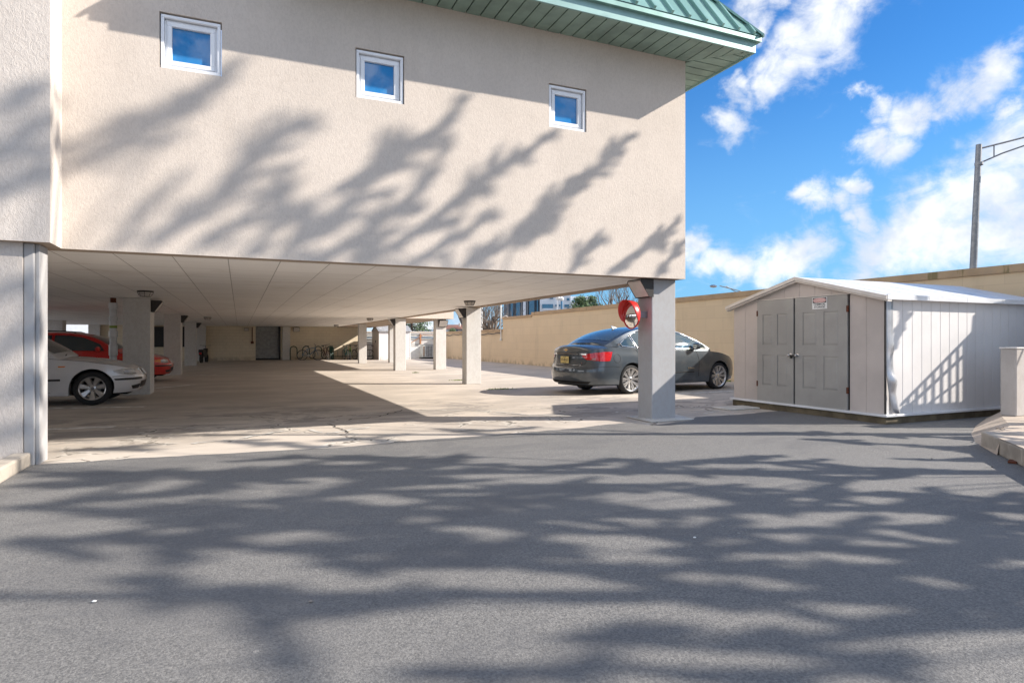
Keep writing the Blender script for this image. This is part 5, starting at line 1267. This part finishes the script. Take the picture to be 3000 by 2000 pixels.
def evergreen(px, d, h, rad_, label, seed, dens=1.0, zb=.5):
    rng = random.Random(seed); p = at_d(px, 1000, d); t = thing('evergreen_tree', label, 'tree', (p.x, p.y, 0), 0, 'evergreen trees behind the wall')
    MB().tube([(0, 0, 0), (0, 0, h * .95)], [.2, .03], 8).build('trunk', 'bark', t)
    lf = MB(); lim = MB()
    nl = int(26 * dens)
    for i in range(nl):
        z = zb + (h - zb) * (i / nl) ** .9; L = rad_ * (1 - (z - zb) / (h - zb)) ** .8 * rng.uniform(.6, 1.15) + .15
        for j in range(5):
            a = rng.random() * 2 * PI; tip = Vector((math.cos(a) * L, math.sin(a) * L, z + L * rng.uniform(-.1, .35))); o_ = Vector((0, 0, z))
            lim.tube([o_, o_.lerp(tip, .5) + Vector((0, 0, -.06 * L)), tip], [.03, .02, .008], 3, caps=False)
            for k in range(int(34 * dens)):
                f = rng.uniform(.3, 1.05); c0 = o_.lerp(tip, f) + Vector((rng.gauss(0, .13), rng.gauss(0, .13), rng.gauss(0, .09))) * (1 + L * .2)
                s_ = rng.uniform(.07, .16); ax1 = Vector((rng.gauss(0, 1), rng.gauss(0, 1), rng.gauss(0, 1))).normalized(); ax2 = ax1.orthogonal().normalized()
                lf.add([c0 - ax1 * s_, c0 + ax2 * s_ * .4, c0 + ax1 * s_, c0 - ax2 * s_ * .4], [(0, 1, 2, 3)])
    cr = lf.build('crown', 'needle', t, fix=False); lim.build('branch', 'twig', t, fix=False)
    return t
evergreen(1206, 55, 5.6, 2.1, 'green pine tree above the small white shed', 21, 1.0, 1.2)
evergreen(1326, 80, 2.9, .7, 'small conical evergreen in front of the brown roofed house', 22, .5, .5)
evergreen(1700, 52, 4.9, 1.9, 'dark spreading evergreen in front of the stepped white apartments', 23, .9, 2.4)
evergreen(1735, 56, 5.3, 1.7, 'lighter evergreen left of the bare tree behind the mirror', 24, .7, 2.4)
hg = evergreen(290, 50, 4.5, 2.2, 'dark evergreen beyond the open left side of the garage', 25, .9, .3)

# ---- the trees beside the lot (right of the camera, outside the frame) that dapple the wall and asphalt
TRUNKS = [(11.6, 3.0, 10.0), (11.2, 5.9, 11.5), (9.9, 8.35, 9.5)]
TT = []
for i, (l, d, h) in enumerate(TRUNKS):
    p = cw(l, d); t = thing('shade_tree', ['tall shade tree nearest the camera, right of the view', 'tallest shade tree right of the view', 'shade tree by the stair, right of the view'][i], 'tree', p)
    MB().tube([(0, 0, 0), (.05, .03, h * .3), (-.05, .1, h * .6), (.0, .05, h * .9)], [.15, .12, .08, .03], 10).build('trunk', 'bark', t, smooth=60)
    TT.append((t, p, h, MB(), MB()))
D = 1.2755
def wallpt(x, y): return on_y(x * D, y * D, YW)
def floorpt(x, y): return gp(x * D, y * D)
SN = SV.normalized(); rngS = random.Random(99)
def lateral(p): return p.x * CT - p.y * ST
def stroke(pts, wds, L, conv, dens=1.0, leaf=.075, plane='wall', jit=.7, limb=.018):
    P3 = [conv(*p) for p in pts]; Ls = [L + rngS.uniform(-.25, .25) for _ in P3]
    lift = [p + SV * (l - lateral(p)) for p, l in zip(P3, Ls)]
    # nearest trunk
    dep = lift[0].x * ST + lift[0].y * CT
    ti = min(range(3), key=lambda i: abs(TRUNKS[i][1] - dep) + .3 * abs(TRUNKS[i][0] - L)); t, tp_, h, lf, lim = TT[ti]
    rel = [q - tp_ for q in lift]
    st = min(rel, key=lambda q: q.z); a0 = Vector((0, .05, max(1.2, min(h * .85, st.z - 1.0 - .5 * math.hypot(st.x, st.y)))))
    seq = rel if rel[0].z <= rel[-1].z else rel[::-1]
    lim.tube([a0, a0.lerp(seq[0], .5) + Vector((0, 0, -.15)), seq[0]], [limb * 1.6, limb * 1.3, limb], 5, caps=False)
    lim.tube(seq, [limb * (1 - .7 * i / max(1, len(seq) - 1)) for i in range(len(seq))], 4, caps=False)
    def emit(q, size):
        k_ = (L - lateral(q)) + rngS.uniform(-jit, jit); c0 = q + SV * k_ - tp_
        s_ = size * rngS.uniform(.6, 1.3); ax1 = Vector((rngS.gauss(0, .7), rngS.gauss(0, .7), rngS.gauss(0, 1))).normalized(); ax2 = ax1.cross(SN); ax2 = ax2.normalized() if ax2.length > .1 else ax1.orthogonal()
        ax2 = (ax2 + Vector((rngS.gauss(0, .25), rngS.gauss(0, .25), rngS.gauss(0, .25)))).normalized()
        lf.add([c0 - ax1 * s_, c0 + ax2 * s_ * .55, c0 + ax1 * s_, c0 - ax2 * s_ * .55], [(0, 1, 2, 3)])
    if plane == 'post': nrm = Vector((0, 1, 0)); fw_ = None
    for i in range(len(P3) - 1):
        a, b = P3[i], P3[i + 1]; ln = (b - a).length; w0, w1 = wds[i], wds[i + 1]
        dr_ = (b - a).normalized()
        perp = dr_.cross(Vector((0, 1, 0))).normalized() if plane == 'wall' else (Vector((0, 1, 0)) if plane == 'post' else dr_.cross(Vector((0, 0, 1))).normalized())
        # core
        for k in range(int(dens * ln * (170 if plane == 'wall' else 110)) + 3):
            f = rngS.random(); emit(a.lerp(b, f) + perp * rngS.gauss(0, .15 if plane == 'wall' else .22) * (w0 + (w1 - w0) * f), leaf)
        # side sprays sweeping towards the tip
        ns = int(dens * ln * (8.5 if plane == 'wall' else 5.5)) + 1
        for m_ in range(ns):
            f = rngS.random(); wl = w0 + (w1 - w0) * f; sg_ = rngS.choice((-1, 1)); an = R(rngS.uniform(14, 38))
            d_ = dr_ * math.cos(an) + perp * sg_ * math.sin(an); le = (wl * rngS.uniform(1.3, 3.2) + .05) * (1.0 if plane == 'wall' else 1.35); p0 = a.lerp(b, f)
            bend_ = perp * sg_ * rngS.uniform(-.15, .25) * le
            for k in range(int(le * (230 if plane == 'wall' else 150)) + 3):
                g_ = rngS.random() ** .8; emit(p0 + d_ * le * g_ + bend_ * g_ * g_ + perp * rngS.gauss(0, (.018 if plane == 'wall' else .028) + (.18 if plane == 'wall' else .25) * wl * (1 - g_) * g_), leaf * (1.05 - .4 * g_))
W_ = [
 ([(-60,440),(0,400),(110,345)], [.25,.22,.15], 11.4, .5), ([(-40,300),(60,290),(110,250)], [.12,.1,.05], 11.4, .3),
 ([(130,405),(250,335),(400,265),(470,215),(545,130)], [.12,.17,.14,.08,.03], 11.4, .75), ([(150,330),(240,310),(330,255)], [.10,.09,.03], 11.6, .35),
 ([(420,270),(500,200),(560,130)], [.05,.05,.02], 11.4, .5),
 ([(340,575),(440,500),(520,440),(580,360),(650,310),(725,268)], [.08,.20,.20,.22,.12,.03], 11.2, .85), ([(230,585),(300,530),(420,400)], [.10,.10,.03], 11.4, .4),
 ([(450,575),(540,520),(600,460),(640,450)], [.10,.12,.08,.03], 11.0, .5),
 ([(560,590),(620,530),(650,470),(662,385)], [.12,.16,.16,.03], 10.6, .7), ([(600,460),(655,470),(720,490)], [.04,.15,.08], 10.6, .7),
 ([(640,590),(720,530),(800,470),(860,400),(930,340),(1000,300),(1078,215)], [.15,.20,.20,.24,.16,.12,.02], 10.2, .8),
 ([(700,600),(800,560),(880,500),(960,440),(1030,330)], [.12,.14,.20,.12,.03], 10.1, .7), ([(760,440),(830,400),(900,360),(940,320)], [.05,.20,.10,.04], 10.2, .6),
 ([(800,600),(900,570),(1000,500),(1080,430),(1160,380),(1220,340),(1278,305)], [.10,.12,.16,.12,.14,.09,.02], 9.9, .85),
 ([(940,605),(1010,570),(1060,540),(1138,490)], [.05,.10,.10,.02], 9.8, .7),
 ([(1060,615),(1130,580),(1200,540),(1250,480),(1300,440),(1360,400),(1400,360),(1452,310)], [.10,.10,.12,.14,.12,.12,.10,.02], 9.5, .95),
 ([(1180,560),(1230,520),(1290,490)], [.07,.10,.03], 9.5, .8), ([(1310,625),(1340,580),(1385,550)], [.12,.13,.04], 9.3, .8),
 ([(1400,625),(1450,590),(1500,560),(1560,505)], [.06,.11,.09,.02], 9.3, .9), ([(1510,630),(1535,600),(1568,555)], [.05,.07,.03], 9.2, .9),
]
for pts, wds, L, dn in W_: stroke(pts, [q * .85 for q in wds], L, wallpt, dn * 1.0, .040, 'wall', .7, .014)
G_ = [
 ([(60,1095),(300,1090),(560,1100),(850,1090),(1100,1080)], [.10,.16,.16,.12,.05], 11.3, .8), ([(0,1170),(250,1150),(500,1130)], [.12,.14,.05], 11.5, .6),
 ([(520,1062),(700,1052),(900,1060),(1100,1050)], [.05,.09,.09,.04], 10.9, .7), ([(900,1140),(1150,1150),(1400,1160)], [.10,.14,.08], 11.2, .7),
 ([(160,1180),(400,1165),(650,1150),(900,1110)], [.30,.42,.40,.16], 11.6, .75), ([(450,1090),(700,1075),(1000,1065)], [.12,.12,.05], 11.3, .6),
 ([(0,1250),(300,1235),(600,1262),(900,1265),(1200,1250)], [.14,.10,.13,.15,.08], 11.6, .8), ([(250,1330),(500,1370),(780,1410),(860,1400)], [.05,.14,.13,.03], 11.6, .75),
 ([(0,1120),(150,1110),(300,1100)], [.10,.14,.06], 11.4, .5), ([(600,1210),(900,1215),(1250,1195)], [.10,.12,.07], 11.4, .7),
 ([(760,1048),(1100,1070),(1500,1085),(2000,1100)], [.04,.04,.06,.08], 10.5, .8), ([(1100,1120),(1400,1115),(1700,1140),(2100,1135)], [.10,.16,.14,.16], 11.2, .7),
 ([(1400,1080),(1600,1060),(1850,1065),(2100,1085)], [.06,.14,.10,.12], 10.9, .6), ([(1270,1075),(1420,1055),(1560,1075)], [.05,.10,.04], 10.8, .7),
 ([(1000,1190),(1500,1180),(1900,1170),(2400,1165)], [.10,.14,.12,.16], 11.3, .75), ([(1200,1225),(1600,1225),(2000,1215),(2420,1210)], [.06,.08,.10,.12], 11.5, .7),
 ([(700,1300),(1150,1300),(1600,1310),(2000,1315),(2450,1320)], [.05,.10,.13,.17,.18], 11.6, .85), ([(1500,1270),(1900,1262),(2420,1270)], [.05,.06,.09], 11.4, .7),
 ([(1300,1380),(1700,1370),(2000,1385),(2450,1370)], [.04,.07,.06,.09], 11.6, .7), ([(1300,1470),(1700,1490),(2100,1450),(2500,1430)], [.03,.07,.06,.05], 11.8, .6),
 ([(900,1550),(1300,1540),(1700,1555),(2100,1530)], [.04,.05,.05,.03], 11.8, .5), ([(2130,1120),(2170,1160),(2200,1230),(2150,1300)], [.10,.12,.14,.12], 11.0, .5),
 ([(140,1035),(240,1030),(340,1036)], [.10,.10,.03], 10.9, .6), ([(500,1012),(620,1018),(740,1028)], [.10,.12,.05], 10.5, .6), ([(740,1012),(850,1008),(920,1015)], [.12,.12,.04], 10.4, .6), ([(1000,985),(1100,990),(1200,985)], [.10,.12,.04], 9.9, .6),
 ([(1600,996),(1800,994),(2000,1000),(2300,1010)], [.05,.07,.06,.08], 9.8, .6), ([(1850,1010),(2100,1025),(2352,1040)], [.05,.12,.16], 10.4, .6), ([(2050,1055),(2250,1060),(2400,1075)], [.05,.08,.10], 10.8, .6),
 ([(300,1200),(600,1190),(1000,1160)], [.15,.15,.05], 11.7, .5),
]
for pts, wds, L, dn in [([(-60,470),(40,420),(143,370)],[.22,.2,.14],11.4,.8), ([(-60,600),(40,540),(143,480)],[.16,.14,.08],11.4,.7), ([(-40,330),(60,290),(143,240)],[.08,.07,.04],11.4,.5)]:
    stroke(pts, wds, L, lambda x, y: on_y(x, y, 7.6), dn, .05, 'wall', .7, .014)
P_ = [([(0,1010),(98,965)],[.05,.05],11.2,.8), ([(-20,1190),(98,1110)],[.07,.06],11.2,.9), ([(0,1290),(98,1250)],[.04,.04],11.2,.6), ([(0,870),(98,800)],[.04,.04],11.2,.6)]
for pts, wds, L, dn in P_: stroke(pts, wds, L, lambda x, y: on_y(x, y, 7.70), dn, .06, 'wall', .7, .014)
for pts, wds, L, dn in [([(112,850),(114,1000)],[.05,.06],11.1,.8), ([(108,1060),(112,1180)],[.06,.05],11.1,.9), ([(108,1230),(112,1330)],[.04,.05],11.1,.7)]: stroke(pts, wds, L, lambda x, y: on_x(x, y, -1.87), dn, .06, 'post', .5, .014)
for pts, wds, L, dn in G_: stroke(pts, [q * 1.5 for q in wds], L, floorpt, dn, .065, 'floor', 1.0, .012)
def shedpt(x, y): return on_y(x, y, SY0)
stroke([(2618, 1020), (2635, 960), (2655, 900), (2670, 860)], [.05, .08, .07, .02], 9.3, shedpt, .9, .05, 'wall', .3, .012)
for t, tp_, h, lf, lim in TT:
    lf.build('crown', 'leaf', t, fix=False); lim.build('branch', 'bark', t, fix=False)

# small litter
for i, (px, py, m, lb) in enumerate([(276,1769,'white','white pebble lying on the left of the asphalt'),(911,1769,'stone','pale pebble near the middle of the asphalt'),(2035,1580,'white','tiny pale pebble right of centre on the asphalt'),(2730,1347,'black','dark bit of debris on the asphalt left of the kerb'),(2907,1371,'black','dark lump on the asphalt beside the kerb stone')]):
    mb = MB().lathe([(0, -.006), (.007, -.004), (.009, .001), (.005, .005), (0, .006)], 8, Matrix.Translation(gp(px, py) + Vector((0, 0, .015))) @ Matrix.Diagonal((1.3, .9, .8, 1)))
    tag(mb.build('pebble', m, smooth=60), lb, 'pebble', 'loose bits on the asphalt')
tag(MB().prism([gp(2952, 1359) + Vector((0, 0, .012)), gp(2980, 1362) + Vector((0, 0, .012)), gp(2976, 1355) + Vector((0, 0, .012)), gp(2958, 1353) + Vector((0, 0, .012))], (0, 0, .02)).build('dry_leaf', 'rust'), 'rust brown dry leaf against the foot of the kerb', 'leaf')
tag(MB().tube([gp(2925, 1253, .17) + Vector((0, 0, .01)), gp(2918, 1257, .17) + Vector((0, 0, .01)), gp(2932, 1259, .17) + Vector((0, 0, .012)), gp(2940, 1254, .17) + Vector((0, 0, .01))], .006, 5).build('twig', 'bark'), 'short bent twig lying on the pale sidewalk flare', 'twig')
mg = MB()
for (px, py, s_) in [(1345, 1114, .35), (1464, 1140, .4), (1216, 1092, .1), (2140, 1117, .4)]:
    c0 = gp(px, py)
    for k in range(140):
        q = c0 + Vector((random.gauss(0, s_ * .5), random.gauss(0, s_ * .12), 0)); h_ = random.uniform(.015, .05); a = random.random() * 6
        mg.add([q, q + Vector((.02 * math.cos(a), .02 * math.sin(a), 0)), q + Vector((.01, 0, h_))], [(0, 1, 2)])
tag(mg.build('moss', 'moss', fix=False), 'green moss tufts in the joints of the concrete', 'moss', kind='stuff')
